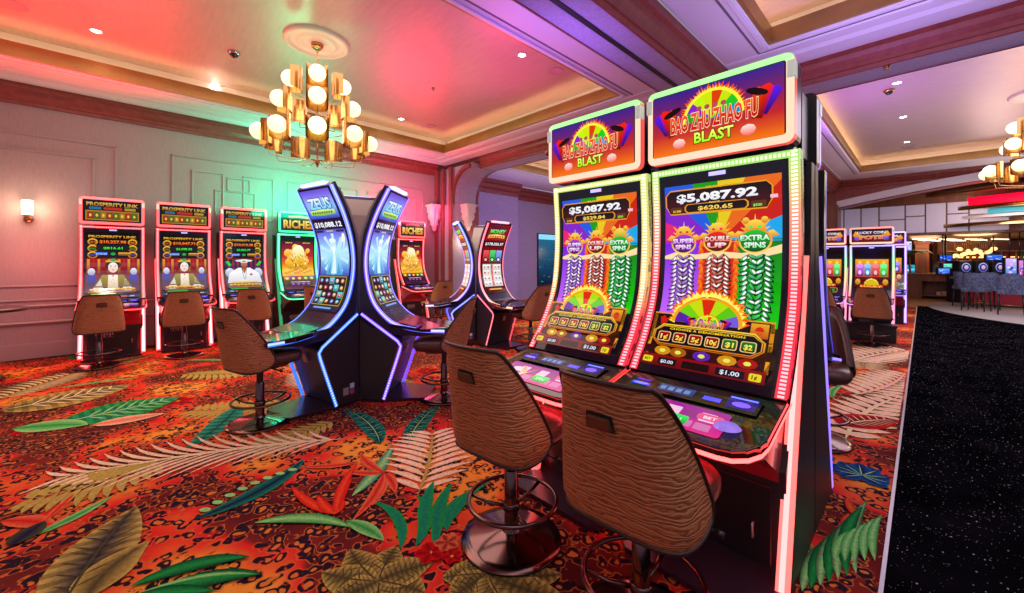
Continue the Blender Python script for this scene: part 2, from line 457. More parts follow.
# pier at the end of the left wall with red strips; arch bracket above it
p = MB(); p.box(XW, 5.78, 0, -8.05, 6.62, 2.75); struct(p.build('wall_pier', M_PURP))
p = MB()
for (x, y) in ((XW+.03, 5.72), (-8.42, 5.72), (-8.09, 5.72)):
    p.box(x, y, 0, x+.10, y+.07, ZB+.1); 
p.box(-8.12, 6.3, 0, -8.03, 6.64, 2.75)
struct(p.build('trim_11', M_CROWN, bevel=.012))
p = MB()
prof = [(XW, 2.75), (-8.02, 2.75)]
for k in range(9):
    a = radians(180 - k*90/8); prof.append((-7.35+.67*cos(a), 2.88+.67*sin(a)))
prof += [(-7.3, ZB+.1), (XW, ZB+.1)]
p.prism(prof, 5.85, 6.56, 'y'); struct(p.build('trim_12', M_PURP))
p = MB()
for yy in (5.78, 6.52):
    pr2 = [(-8.02, 2.75)] + [(-7.35+.67*cos(radians(180-k*90/8)), 2.88+.67*sin(radians(180-k*90/8))) for k in range(9)]
    inn = [(-8.10, 2.75)] + [(-7.35+.75*cos(radians(180-k*90/8)), 2.88+.75*sin(radians(180-k*90/8))) for k in range(9)]
    p.prism(pr2+inn[::-1], yy, yy+.09, 'y')
struct(p.build('trim_12', M_CROWN))

# farther left wall, plainer, beyond the arch
w = MB(); w.box(-9.55, 6.62, 0, -9.35, 9.4, ZS); w.box(-9.95, 9.2, 0, -9.75, 24, ZS); w.box(-9.8, 9.2, 0, -9.55, 9.4, ZS)
w.box(-9.5, 6.62, 0, XW-.0, 6.72, ZS)
struct(w.build('wall_left', M_PURP))
w = MB()
P = [(0, 3.45), (.03, 3.45), (.04, 3.56), (.10, 3.62), (.12, 3.72), (.2, 3.75), (.21, ZS), (0, ZS)]
w.prism([(-9.35+a, b) for a, b in P], 6.7, 9.4, 'y'); w.prism([(-9.75+a, b) for a, b in P], 9.4, 18, 'y')
struct(w.build('trim_13', M_CROWN))
w = MB(); w.box(-9.35, 6.72, 0, -9.33, 9.4, .2); w.box(-9.75, 9.4, 0, -9.73, 24, .2); struct(w.build('baseboard_left', M_PURP))
w = MB(); w.box(-9.95, 24, 0, 22, 24.2, 5); struct(w.build('wall_far', mat('dark_brown_wall', (.10, .045, .03), .5, var=.4, bscale=1.2)))
w = MB(); w.box(-9.95, 16.3, ZS, -2, 24, ZS+.1); w.box(-2.4, 16.75, 3.9, 22, 24, 4.0); struct(w.build('ceiling', mat('far_ceiling', (.30, .2, .2), .5)))

# ---------------------------------------------------------------- floors
# printed carpet: leopard ground from nodes, leaves laid in as coloured shapes of the same mesh
def leopard():
    m = bpy.data.materials.new('leopard_carpet'); nt, b = nodes_of(m); N = nt.nodes.new; L = nt.links.new
    b.inputs['Roughness'].default_value = .9; b.inputs['Specular IOR Level'].default_value = .1
    tc = N('ShaderNodeTexCoord')
    nz = N('ShaderNodeTexNoise'); nz.inputs['Scale'].default_value = 1.1; nz.inputs['Detail'].default_value = 2
    L(tc.outputs['Object'], nz.inputs['Vector'])
    r = N('ShaderNodeValToRGB'); e = r.color_ramp.elements
    e[0].position = .38; e[0].color = (.11, .010, .012, 1); e[1].position = .62; e[1].color = (.95, .34, .04, 1)
    for p, c in ((.47, (.22, .018, .015)), (.50, (.78, .02, .02)), (.54, (.85, .06, .02)), (.58, (.90, .15, .03))):
        q = e.new(p); q.color = (*c, 1)
    L(nz.outputs[0], r.inputs[0])
    # distort the coordinates a little so the cells look like fur spots
    n2 = N('ShaderNodeTexNoise'); n2.inputs['Scale'].default_value = 14; n2.inputs['Detail'].default_value = 1
    L(tc.outputs['Object'], n2.inputs['Vector'])
    ad = N('ShaderNodeMixRGB'); ad.blend_type = 'LINEAR_LIGHT'; ad.inputs[0].default_value = .035
    L(tc.outputs['Object'], ad.inputs[1]); L(n2.outputs['Color'], ad.inputs[2])
    vo = N('ShaderNodeTexVoronoi'); vo.inputs['Scale'].default_value = 15; vo.inputs['Randomness'].default_value = .85
    L(ad.outputs[0], vo.inputs['Vector'])
    def ramp(src, stops):
        q = N('ShaderNodeValToRGB'); q.color_ramp.interpolation = 'LINEAR'
        el = q.color_ramp.elements
        el[0].position = stops[0][0]; el[0].color = (stops[0][1],)*3+(1,)
        el[1].position = stops[-1][0]; el[1].color = (stops[-1][1],)*3+(1,)
        for p, v in stops[1:-1]:
            z = el.new(p); z.color = (v, v, v, 1)
        L(src, q.inputs[0]); return q.outputs[0]
    ring = ramp(vo.outputs['Distance'], [(0, 0), (.24, 0), (.29, 1), (.46, 1), (.50, 0), (1, 0)])
    core = ramp(vo.outputs['Distance'], [(0, 1), (.22, 1), (.27, 0), (1, 0)])
    # broken rings
    n3 = N('ShaderNodeTexNoise'); n3.inputs['Scale'].default_value = 22; n3.inputs['Detail'].default_value = 1
    L(tc.outputs['Object'], n3.inputs['Vector'])
    brk = ramp(n3.outputs[0], [(0, 0), (.36, 0), (.42, 1), (1, 1)])
    mu = N('ShaderNodeMath'); mu.operation = 'MULTIPLY'; L(ring, mu.inputs[0]); L(brk, mu.inputs[1])
    m1 = N('ShaderNodeMixRGB'); L(core, m1.inputs[0]); L(r.outputs[0], m1.inputs[1]); m1.inputs[2].default_value = (.72, .20, .03, 1)
    n4 = N('ShaderNodeMixRGB'); L(mu.outputs[0], n4.inputs[0]); L(m1.outputs[0], n4.inputs[1]); n4.inputs[2].default_value = (.02, .008, .018, 1)
    line = ramp(vo.outputs['Distance'], [(0, 0), (.51, 0), (.54, 1), (.57, 1), (.60, 0), (1, 0)])
    lm = N('ShaderNodeMath'); lm.operation = 'MULTIPLY'; L(line, lm.inputs[0]); L(brk, lm.inputs[1])
    n5 = N('ShaderNodeMixRGB'); L(lm.outputs[0], n5.inputs[0]); L(n4.outputs[0], n5.inputs[1]); n5.inputs[2].default_value = (.62, .16, .03, 1)
    L(n5.outputs[0], b.inputs['Base Color'])
    fb = N('ShaderNodeTexNoise'); fb.inputs['Scale'].default_value = 350
    L(tc.outputs['Object'], fb.inputs['Vector'])
    bp = N('ShaderNodeBump'); bp.inputs['Strength'].default_value = .25; bp.inputs['Distance'].default_value = .004
    L(fb.outputs[0], bp.inputs['Height']); L(bp.outputs[0], b.inputs['Normal'])
    return m
M_LEO = leopard()
def leaf_mat():
    m = bpy.data.materials.new('woven_leaf'); nt, b = nodes_of(m); N = nt.nodes.new; L = nt.links.new
    a = N('ShaderNodeAttribute'); a.attribute_name = 'Col'
    b.inputs['Roughness'].default_value = .9; b.inputs['Specular IOR Level'].default_value = .1
    tc = N('ShaderNodeTexCoord')
    nz = N('ShaderNodeTexNoise'); nz.inputs['Scale'].default_value = 60; nz.inputs['Detail'].default_value = 2
    L(tc.outputs['Object'], nz.inputs['Vector'])
    mp = N('ShaderNodeMapRange'); mp.inputs[3].default_value = .55; mp.inputs[4].default_value = 1.4
    L(nz.outputs[0], mp.inputs[0])
    mx = N('ShaderNodeVectorMath'); mx.operation = 'SCALE'; L(a.outputs['Color'], mx.inputs[0]); L(mp.outputs[0], mx.inputs['Scale'])
    L(mx.outputs[0], b.inputs['Base Color'])
    return m
M_LEAF = leaf_mat()

A = Art(step=.00030); CNT = [0]
KHA = (.62, .46, .14); KHD = (.14, .11, .05); CRM = (.95, .78, .50); PNK = (1.0, .62, .48); TEA = (.02, .30, .22); GRN = (.03, .42, .10)
NAV = (.012, .02, .09); RED = (.72, .012, .02); ORG = (.75, .20, .04); LGR = (.42, .75, .30); DGR = (.01, .09, .05); COR = (.85, .25, .12)
def mul_(c, k): return tuple(v*k for v in c)
def bez(p0, p1, bend, n=10):
    dx, dy = p1[0]-p0[0], p1[1]-p0[1]
    c = ((p0[0]+p1[0])/2-dy*bend, (p0[1]+p1[1])/2+dx*bend)
    return [((1-t)**2*p0[0]+2*t*(1-t)*c[0]+t*t*p1[0], (1-t)**2*p0[1]+2*t*(1-t)*c[1]+t*t*p1[1]) for t in [i/n for i in range(n+1)]]
def blade(p0, p1, w, c, c2=None, bend=0, n=7, peak=.45, edge=None, jag=0):
    """a leaf blade: two halves along a curved rib, each quad coloured from rib (c) to margin (c2)"""
    S = bez(p0, p1, bend, n); c2 = c2 or c
    CNT[0] = (CNT[0]+1) % 13; zl = A.l+CNT[0]*.2
    def hw(t): return w*(sin(pi*min(1, t**(math.log(.5)/math.log(peak))))**.8 if 0 < t < 1 else .02)
    for sg in (1, -1):
        for i in range(n):
            q = []
            for k, t in ((i, 0), (i, 1), (i+1, 1), (i+1, 0)):
                a = S[max(0, k-1)]; b = S[min(n, k+1)]; l = hypot(b[0]-a[0], b[1]-a[1]) or 1
                h = hw(k/n)*t*sg*(1 if not jag else 1-jag*((k % 2)))
                q.append((S[k][0]-(b[1]-a[1])/l*h, S[k][1]+(b[0]-a[0])/l*h))
            o = len(A.v); A.v += [(x, y, zl) for x, y in q]
            A.f.append([o, o+1, o+2, o+3] if sg < 0 else [o, o+3, o+2, o+1])
            m_ = (.72 if i % 2 else 1.12) if n >= 20 else 1; cc = [mul_(c, m_), mul_(c2, m_), mul_(c2, m_), mul_(c, m_)]; A.c.append(cc if sg < 0 else [cc[0], cc[3], cc[2], cc[1]])
def line(p0, p1, w, c, bend=0, n=6):
    A.l += 3; _line(p0, p1, w, c, bend, n); A.l -= 3
def _line(p0, p1, w, c, bend=0, n=6):
    blade(p0, p1, w, c, c, bend, n, .4)
def frond(p0, p1, w, c, c2, bend=.1, n=16, sweep=.6, lw=.10, sides=(1, -1), rib=None):
    S = bez(p0, p1, bend, n); Ltot = hypot(p1[0]-p0[0], p1[1]-p0[1])
    for i in range(1, n):
        t = i/n; a = S[i-1]; b = S[i+1]; l = hypot(b[0]-a[0], b[1]-a[1]); d = ((b[0]-a[0])/l, (b[1]-a[1])/l)
        for sg in sides:
            q = w*sin(pi*(.12+.82*t))**.7
            e = (S[i][0]+d[0]*q*sweep-d[1]*q*sg, S[i][1]+d[1]*q*sweep+d[0]*q*sg)
            blade(S[i], e, Ltot/n*lw*4, c, c2, -.15*sg, 4, .4)
    A.up(); line(p0, p1, Ltot*.012, rib or c2, bend, 10)
def ribbed(p0, p1, w, c, c2, vein, bend=0, n=22, nv=7):
    blade(p0, p1, w, c, c2, bend, n, .42); A.up()
    S = bez(p0, p1, bend, 20)
    for k in range(2, 2+nv):
        i = int(k*18/(nv+2)); a = S[i-1]; b = S[i+1]; l = hypot(b[0]-a[0], b[1]-a[1]); d = ((b[0]-a[0])/l, (b[1]-a[1])/l)
        q = w*.8*sin(pi*min(.95, (i/20)**.8))
        for sg in (1, -1): line(S[i], (S[i][0]+d[0]*q*.6-d[1]*q*sg, S[i][1]+d[1]*q*.6+d[0]*q*sg), w*.035, vein, 0, 3)
    line(p0, p1, w*.05, vein, bend, 8)
def monstera(p, ang, r, c, c2, vein):
    for k in range(9):
        a = ang + radians(-130+k*32.5); q = r*(1 - .28*abs(k-4)/4)
        blade((p[0]-.2*r*cos(a), p[1]-.2*r*sin(a)), (p[0]+q*cos(a), p[1]+q*sin(a)), r*.27, c, c2, .10 if k % 2 else -.06, 9, .62)
    A.up()
    for k in range(9):
        a = ang + radians(-130+k*32.5); q = r*.85*(1 - .28*abs(k-4)/4)
        line(p, (p[0]+q*cos(a), p[1]+q*sin(a)), r*.02, vein)
def flower(p, r, c):
    for k in range(5):
        a = k*2*pi/5+.3; blade(p, (p[0]+r*cos(a), p[1]+r*sin(a)), r*.42, (.35, 0, .01), c, 0, 5, .6)
    A.up(); A.disc(p[0], p[1], r*.15, c=(.9, .5, .1), n=6)
def strelitzia(p0, p1, r):
    blade(p0, p1, r*.16, GRN, LGR, .15, 8); A.up()
    d = atan2(p1[1]-p0[1], p1[0]-p0[0])
    for k, (c, c2) in enumerate(((RED, COR), (RED, (.9, .2, .05)), ((.6, .01, .02), RED), (ORG, COR))):
        a = d+radians(25+k*24); blade(p1, (p1[0]+r*(1-.1*k)*cos(a), p1[1]+r*(1-.1*k)*sin(a)), r*.13, c, c2, .08, 5, .5)
rnd = random.Random(7)
# large pattern repeat across the whole carpet
k = 0
X0c, X1c, Y0c, Y1c = -8.6, -.3, -2.6, 16
for iy in range(20):
    for ix in range(9):
        x = X0c+ (ix+.5+rnd.uniform(-.4, .4))*(X1c-X0c)/9; y = Y0c+(iy+.5+rnd.uniform(-.4, .4))*(Y1c-Y0c)/20
        a = rnd.uniform(0, 2*pi); s_ = rnd.uniform(.55, 1.0); p = (x, y); q = (x+s_*cos(a), y+s_*sin(a))
        lim = -.16
        A.l = 1+6*((ix+2*iy) % 3)
        if q[0] > lim or x+s_ > lim+.35: q = (x-abs(s_*cos(a)), q[1])
        if x > lim-.35: continue
        t = rnd.choice('ffrrbbmstgfk')
        fw = -SN*x+CS*y
        if fw > .3 and fw < 3.3 and HOR+FPX*EYE/fw > 428 and CX+FPX*(CS*x+SN*y)/fw < 700: continue
        if t == 'f': frond(p, q, .30*s_, CRM, PNK if rnd.random() < .5 else KHA, rnd.uniform(-.2, .2), 14, lw=.075)
        elif t == 'k': frond(p, q, .28*s_, KHA, KHA, rnd.uniform(-.25, .25), 13)
        elif t == 'r': ribbed(p, q, .17*s_, KHD, KHA, NAV)
        elif t == 'b': ribbed(p, q, .12*s_, TEA, (.10, .42, .30), NAV, .1)
        elif t == 'g':
            for d_ in (-.5, -.2, .1, .4):
                blade(p, (x+s_*.8*cos(a+d_), min(y+s_*.8*sin(a+d_), 99)) if x+s_*.8*cos(a+d_) < lim else q, .045, TEA, GRN, .15)
        elif t == 'm': monstera(p, a, .30*s_, TEA if rnd.random() < .5 else NAV, GRN, LGR)
        elif t == 's': strelitzia(p, q if q[0] < lim-.3 else (x-.3, y+.3), .32*s_)
        elif t == 't': flower(p, .14, RED); flower((x-.2, y+.12), .10, COR)
# the motifs in front of the camera, where the photograph shows them
F = floor_pt
def at(l): A.l = {14: 20, 16: 24, 17: 27, 18: 30, 20: 33, 22: 36}[l]
at(14); frond(F(345,438), F(52,478), .34, CRM, PNK, -.10, 19, 1.15, .048, rib=CRM)
at(14); frond(F(168,460), F(20,500), .26, KHA, KHA, .16, 13, .25, .13, rib=KHA)
at(17); ribbed(F(62,606), F(136,506), .15, NAV, KHA, KHD, .06, nv=8)
at(17); blade(F(85,600), F(150,540), .10, KHD, KHA, .25)
at(14); blade(F(192,519), F(304,458), .065, NAV, TEA, -.22, 12, .5); at(17); [A.disc(*F(205+k*12.5, 509-k*5.6-4.5*sin(k*.42)), .034, .020, LGR, n=7, rot=.6) for k in range(8)]
at(17); blade(F(255,522), F(352,527), .040, LGR, GRN, .22, 10); at(18)
for e in ((292,486), (345,500), (352,478), (358,462), (318,495)): blade(F(335,514), F(*e), .030, (.9,.12,.04), RED, .1)
blade(F(358,462), F(302,466), .03, RED, COR, .1)
at(17)
for b_ in (((135,600),(262,573),.05,.2), ((130,585),(250,556),.045,.2), ((120,600),(215,590),.04,.1), ((140,610),(240,598),.04,0)):
    blade(F(*b_[0]), F(*b_[1]), b_[2], GRN, DGR, b_[3], 9)
at(18); blade(F(140,592), F(258,574), .014, LGR, GRN, .2)
at(14)
for e in ((322,571), (350,548), (397,545), (432,562), (425,592), (330,598), (375,612)): ribbed(F(378,580), F(*e), .085, KHD, KHA, KHD, .08, nv=4); A.l -= .6
at(14)
for e in ((442,577), (468,556), (522,556), (562,573), (570,600), (508,606), (450,600)): ribbed(F(488,573), F(*e), .085, KHD, KHA, KHD, -.08, nv=4); A.l -= .6
at(20); flower(F(430,552), .075, RED); at(20); flower(F(447,542), .065, COR); at(22); flower(F(452,556), .05, RED)
at(14); frond(F(417,496), F(432,430), .34, CRM, PNK, -.06, 12, .55, .085, rib=KHA)
at(14); ribbed(F(408,443), F(440,404), .085, NAV, TEA, LGR, .12, nv=10); ribbed(F(380,443), F(342,408), .085, NAV, TEA, LGR, -.15, nv=10)
at(14)
for b_ in (((416,545),(418,494),.035,-.2), ((425,535),(434,480),.04,.1), ((438,540),(452,482),.04,.15), ((447,530),(470,490),.035,.25), ((400,548),(372,500),.03,-.3), ((452,520),(490,480),.03,.2), ((436,545),(463,500),.03,.3)):
    blade(F(*b_[0]), F(*b_[1]), b_[2], TEA, GRN, b_[3], 9)
at(14); blade(F(352,495), F(392,445), .05, LGR, TEA, -.1); at(16)
for e in ((345,470), (372,505), (352,520), (395,492), (360,452)): blade(F(384,472), F(*e), .032, RED, COR, .12)
at(17); blade(F(346,520), F(384,540), .04, GRN, LGR, .1); blade(F(10,545), F(45,520), .06, NAV, KHD)
at(14); blade(F(0,520), F(55,525), .05, RED, COR, .1); blade(F(33,535), F(112,495), .035, GRN, LGR, -.1); blade(F(45,520), F(75,492), .02, RED, COR)
at(14); blade(F(12,428), F(88,424), .13, GRN, LGR, .1); ribbed(F(60,422), F(180,396), .30, TEA, GRN, LGR, -.05)
at(17); ribbed(F(0,410), F(130,384), .32, KHD, KHA, CRM, -.1); blade(F(90,425), F(165,413), .10, COR, PNK)
# right of the machines
at(14)
for i in range(7): blade(F(802+i*9, 590-i*3), F(838+i*5, 535-i*6), .030, GRN if i % 2 else LGR, DGR, .1); 
for i in range(5): blade(F(812+i*12, 575-i*14), F(855-i*2, 560-i*16), .022, ORG, RED, .1)
at(17); monstera(F(862,475), radians(100), .20, NAV, (.02,.15,.45), LGR)
for i in range(5): blade(F(835+i*10, 560), F(850+i*8, 530-i*4), .02, LGR, GRN, .1)
at(14); frond(F(845,440), F(905,395), .3, PNK, CRM, .1, 12); frond(F(850,395), F(905,372), .4, CRM, PNK, -.1, 12); 
at(17); ribbed(F(842,425), F(900,420), .16, (.2,.01,.03), RED, CRM, .15); 
at(14); frond(F(850,362), F(910,350), .5, PNK, CRM, .1, 12)
cm = MB()
cm.box(-9.95, -6.5, -.06, -.13, 16.9, -.012, 0)
XM = -.145
def lay(x, y, off): return (min(x, XM), y, -.0115+off)
A.mesh_onto(cm, lay, m=1, gam=1.25)
struct(cm.build('floor', [M_LEO, M_LEAF], attr=True))

def marble():
    m = bpy.data.materials.new('black_speckled_marble'); nt, b = nodes_of(m); N = nt.nodes.new; L = nt.links.new
    b.inputs['Roughness'].default_value = .35; b.inputs['Specular IOR Level'].default_value = .0
    tc = N('ShaderNodeTexCoord')
    def spots(scale, thr, gate):
        v = N('ShaderNodeTexVoronoi'); v.inputs['Scale'].default_value = scale; L(tc.outputs['Object'], v.inputs['Vector'])
        s1 = N('ShaderNodeMath'); s1.operation = 'LESS_THAN'; L(v.outputs['Distance'], s1.inputs[0]); s1.inputs[1].default_value = thr
        sp = N('ShaderNodeSeparateColor'); L(v.outputs['Color'], sp.inputs[0])
        g = N('ShaderNodeMath'); g.operation = 'GREATER_THAN'; L(sp.outputs[0], g.inputs[0]); g.inputs[1].default_value = gate
        mu = N('ShaderNodeMath'); mu.operation = 'MULTIPLY'; L(s1.outputs[0], mu.inputs[0]); L(g.outputs[0], mu.inputs[1])
        m2 = N('ShaderNodeMath'); m2.operation = 'MULTIPLY'; L(mu.outputs[0], m2.inputs[0]); L(sp.outputs[1], m2.inputs[1])
        return m2.outputs[0]
    a1 = spots(60, .20, .88); a2 = spots(150, .24, .93)
    ad = N('ShaderNodeMath'); ad.operation = 'MAXIMUM'; L(a1, ad.inputs[0]); L(a2, ad.inputs[1])
    nz = N('ShaderNodeTexNoise'); nz.inputs['Scale'].default_value = 2.5; nz.inputs['Detail'].default_value = 4; L(tc.outputs['Object'], nz.inputs['Vector'])
    r = N('ShaderNodeValToRGB'); r.color_ramp.elements[0].position = .4; r.color_ramp.elements[1].position = .75
    r.color_ramp.elements[0].color = (.002, .002, .003, 1); r.color_ramp.elements[1].color = (.008, .007, .010, 1)
    L(nz.outputs[0], r.inputs[0])
    mx = N('ShaderNodeMixRGB'); L(ad.outputs[0], mx.inputs[0]); L(r.outputs[0], mx.inputs[1]); mx.inputs[2].default_value = (.75, .72, .80, 1)
    L(mx.outputs[0], b.inputs['Base Color'])
    return m
f = MB(); f.box(-.115, -6.5, -.06, 14, 17.2, 0); struct(f.build('floor', marble()))
f = MB(); f.box(-.13, -6.5, -.06, -.115, 16.9, .003); struct(f.build('trim_14', mat('edge_strip', (.45, .42, .45), .3, .6)))
f = MB(); f.lathe([(.001, .004), (5.5, .004), (5.5, -.05)], 5.6, 17.5, 0, 64); struct(f.build('floor', mat('pale_terrazzo', (.62, .58, .55), .22, bump=.0, var=.12, bscale=30)))
f = MB(); f.box(-9.95, 17.2, -.06, 14, 24, -.001); struct(f.build('floor', mat('ochre_carpet', (.30, .15, .05), .8, var=.3, bscale=9)))
# ================================================================ screen artwork (all drawn as shapes)
BLK = (.004, .003, .008); WHT = (1, 1, 1); GLD = (.9, .55, .08); DRED = (.22, .005, .01); YEL = (1, .85, .08)
def fan(a, cx, cy, r, cols, a0, a1, clip):
    """sunburst wedges clipped to the rectangle clip"""
    n = len(cols)
    for i, c in enumerate(cols):
        t0 = radians(a0+(a1-a0)*i/n); t1 = radians(a0+(a1-a0)*(i+1)/n)
        P = [(cx, cy), (cx+r*cos(t0), cy+r*sin(t0)), (cx+r*cos(t1), cy+r*sin(t1))]
        for ax, lim, sg in ((0, clip[0], 1), (0, clip[2], -1), (1, clip[1], 1), (1, clip[3], -1)):
            Q = []
            for k in range(len(P)):
                p, q = P[k], P[(k+1) % len(P)]
                ip = (p[ax]-lim)*sg >= 0; iq = (q[ax]-lim)*sg >= 0
                if ip: Q.append(p)
                if ip != iq:
                    t = (lim-p[ax])/(q[ax]-p[ax]); Q.append((p[0]+(q[0]-p[0])*t, p[1]+(q[1]-p[1])*t))
            P = Q
            if not P: break
        if len(P) > 2: a.poly(P, c)
def flames(a, cx, cy, r0, r1, n, seed=1, a0=0, a1=180, w=1.6, cols=((1,.25,.01),(1,.62,.05),(1,.95,.35))):
    r = random.Random(seed)
    for li, c in enumerate(cols):
        for k in range(n):
            an = radians(a0+(a1-a0)*(k+.5)/n); rr = r0+(r1-r0)*r.uniform(.55, 1)*(1-.3*li)
            da = radians((a1-a0)/n)*w*.6; tw = r.uniform(-.5, .5)*da
            a.poly([(cx+r0*.9*cos(an-da), cy+r0*.9*sin(an-da)), (cx+r0*.9*cos(an+da), cy+r0*.9*sin(an+da)), (cx+rr*cos(an+tw), cy+rr*sin(an+tw))], c)
        a.up()
def bao_logo(a, cx, cy, w, full=True):
    """fiery wheel, firecracker bundles and the two line title"""
    r = w*.36
    cy -= w*.05; r *= .86
    flames(a, cx, cy, r*.95, r*1.25, 34, 3)
    a.disc(cx, cy, r*1.04, r*1.0, (1, .95, .2), n=24, a0=0, a1=180); a.up()
    cols = [(.05,.5,.75), (.1,.75,.1), (.75,.9,.02), (.85,.2,.02), (.8,.9,.02), (.75,.95,.05), (.5,.1,.75), (.1,.6,.1)]
    for i, c in enumerate(cols):
        a.disc(cx, cy, r*.93, r*.90, c, n=4, a0=180*i/8, a1=180*(i+1)/8)
    a.up()
    cy += w*.05
    for sg in (-1, 1):
        for k, (c, dx, rot, ln) in enumerate((((.25,.06,.7), .56, 28, .20), ((.85,.08,.02), .50, 16, .24), ((.9,.16,.03), .44, 6, .22))):
            x, y = cx+sg*w*dx, cy-w*.02
            th = radians(90-sg*rot); d = (cos(th), sin(th)); n = (-d[1], d[0]); L = w*ln*.62; h = w*.055
            P = [(x-d[0]*L-n[0]*h*.5, y-d[1]*L-n[1]*h*.5), (x-d[0]*L+n[0]*h*.5, y-d[1]*L+n[1]*h*.5), (x+d[0]*L+n[0]*h, y+d[1]*L+n[1]*h), (x+d[0]*L*1.2, y+d[1]*L*1.2), (x+d[0]*L-n[0]*h, y+d[1]*L-n[1]*h)]
            a.poly(P, tuple(v*.5 for v in c), tuple(min(1, v*1.3) for v in c)); 
        a.up()
        a.disc(cx+sg*w*.44, cy+w*.10, w*.11, w*.035, (.05,.01,.02), n=10, rot=-sg*.35); a.up()
        a.disc(cx+sg*w*.36, cy-w*.25, w*.075, w*.055, (1,.35,.35), (1,.9,.85), n=8); a.up()
    a.text('BAO ZHU ZHAO FU', cx, cy-w*.13, w*.175, (.80,.02,.02), (1,.28,.12), w=w*.90, bold=.03, edge=(1,.95,.7), ew=.03)
    a.up(); a.text('BLAST', cx+w*.02, cy-w*.28, w*.11, (.6,1,.05), (1,1,.4), w=w*.40, bold=.03, edge=(.02,.08,.02), ew=.05)
    for k in range(4):
        a.disc(cx-w*.13+k*w*.085, cy+w*.075, w*.030, w*.026, (.7,.25,.3), n=8)
    a.up(); a.text('4444', cx-w*.005, cy+w*.06, w*.03, (1,.7,.6), w=w*.29, bold=0) if False else None
def art_bao_topper():
    a = Art(); H = .50
    N = 6
    for i in range(N):
        f0, f1 = i/N, (i+1)/N
        def cc(f): 
            if f < .35: t = f/.35; return (.98*(1-t)+.72*t, .42*(1-t)+.10*t, .04*(1-t)+.14*t)
            t = (f-.35)/.65; return (.72*(1-t)+.17*t, .10*(1-t)+.10*t, .14*(1-t)+.50*t)
        a.rect(0, H*f0, 1, H*f1, cc(f0), cc(f1))
    a.up()
    bao_logo(a, .5, .265, .74)
    return a, H
def jackpot_plate(a, cx, y0, y1, w, amount, minor, seed=0):
    x0, x1 = cx-w/2, cx+w/2; h = y1-y0
    P = lambda d: [(x0+.05-d*.3, y0+d), (x1-.05+d*.3, y0+d), (x1-d, y0+h*.35), (x1-d, y1-h*.22), (x1-.05, y1-d), (x0+.05, y1-d), (x0+d, y1-h*.22), (x0+d, y0+h*.35)]
    a.poly(P(0), GLD); a.up(); a.poly(P(.012), (.25,.004,.006), (.02,.002,.005)); a.up()
    a.rrect(cx-w*.30, y0+.010, cx+w*.30, y0+h*.40, .025, GLD, ch=True); a.up()
    a.rrect(cx-w*.285, y0+.018, cx+w*.285, y0+h*.37, .02, (.10,.003,.003), (.02,0,0), ch=True)
    a.rrect(x0+.05, y0+.02, cx-w*.32, y0+h*.30, .015, (.3,.15,.02)); a.rrect(cx+w*.32, y0+.02, x1-.05, y0+h*.30, .015, (.3,.15,.02)); a.up()
    a.text(amount, cx, y0+h*.50, h*.30, (.9,.9,.95), WHT, w=w*.74, bold=.045, edge=(.02,.02,.03), ew=.03)
    a.text(minor, cx, y0+h*.13, h*.15, (1,.75,.2), (1,.9,.4), w=w*.32, bold=.03)
    a.text('GRAND', cx, y1-h*.06, h*.09, GLD, YEL, w=w*.17, bold=.02)
    a.text('MAJOR', cx, y0+h*.38, h*.055, (1,.8,.3), w=w*.10)
    a.text('$1,000', cx-w*.375, y0+h*.10, h*.09, (1,.8,.3), w=w*.08); a.text('$500', cx+w*.375, y0+h*.10, h*.09, (.5,1,.3), w=w*.07)
def crest(a, cx, cy, s, col, t1, t2, kind):
    """gold animal head crest above a round badge with two words"""
    G1, G2 = (.85,.35,.02), (1,.85,.25)
    for k in range(7):
        an = radians(20+k*140/6); L = s*(1.05 if k % 2 else .8)
        a.poly([(cx+.35*s*cos(an-.25), cy+s*.35+.35*s*sin(an-.25)), (cx+.35*s*cos(an+.25), cy+s*.35+.35*s*sin(an+.25)), (cx+L*.85*cos(an), cy+s*.45+L*.8*sin(an))], G1, G2)
    a.up(); a.disc(cx, cy+s*.62, s*.46, s*.40, G1, G2, 12); a.up()
    if kind == 2:
        for sg in (-1, 1): a.disc(cx+sg*s*.40, cy+s*.98, s*.16, s*.16, G1, G2, 8)
    for sg in (-1, 1):
        a.poly([(cx+sg*s*.5, cy+s*.1), (cx+sg*s*1.0, cy+s*.25), (cx+sg*s*.75, cy+s*.5), (cx+sg*s*.55, cy+s*.45)], G1, G2)
        a.disc(cx+sg*s*.19, cy+s*.66, s*.085, s*.07, (.1,.9,.3) if kind == 2 else (.9,.1,.15), n=7)
        a.disc(cx+sg*s*.10, cy+s*.45, s*.10, s*.07, (1,.95,.6), n=7)
    a.disc(cx, cy+s*.52, s*.09, s*.06, (.35,.08,.02), n=7); a.up()
    a.disc(cx, cy, s*.72, s*.60, (1,.8,.3), (.9,.5,.1), 22); a.up(); a.disc(cx, cy, s*.63, s*.52, tuple(v*.25 for v in col), col, 22); a.up()
    a.text(t1, cx, cy+s*.03, s*.25, tuple(min(1, v*.8+.35) for v in col), WHT, w=s*1.22, bold=.05, edge=tuple(v*.15 for v in col), ew=.06)
    a.text(t2, cx, cy-s*.32, s*.25, tuple(min(1, v*.8+.35) for v in col), WHT, w=s*.9, bold=.05, edge=tuple(v*.15 for v in col), ew=.06)
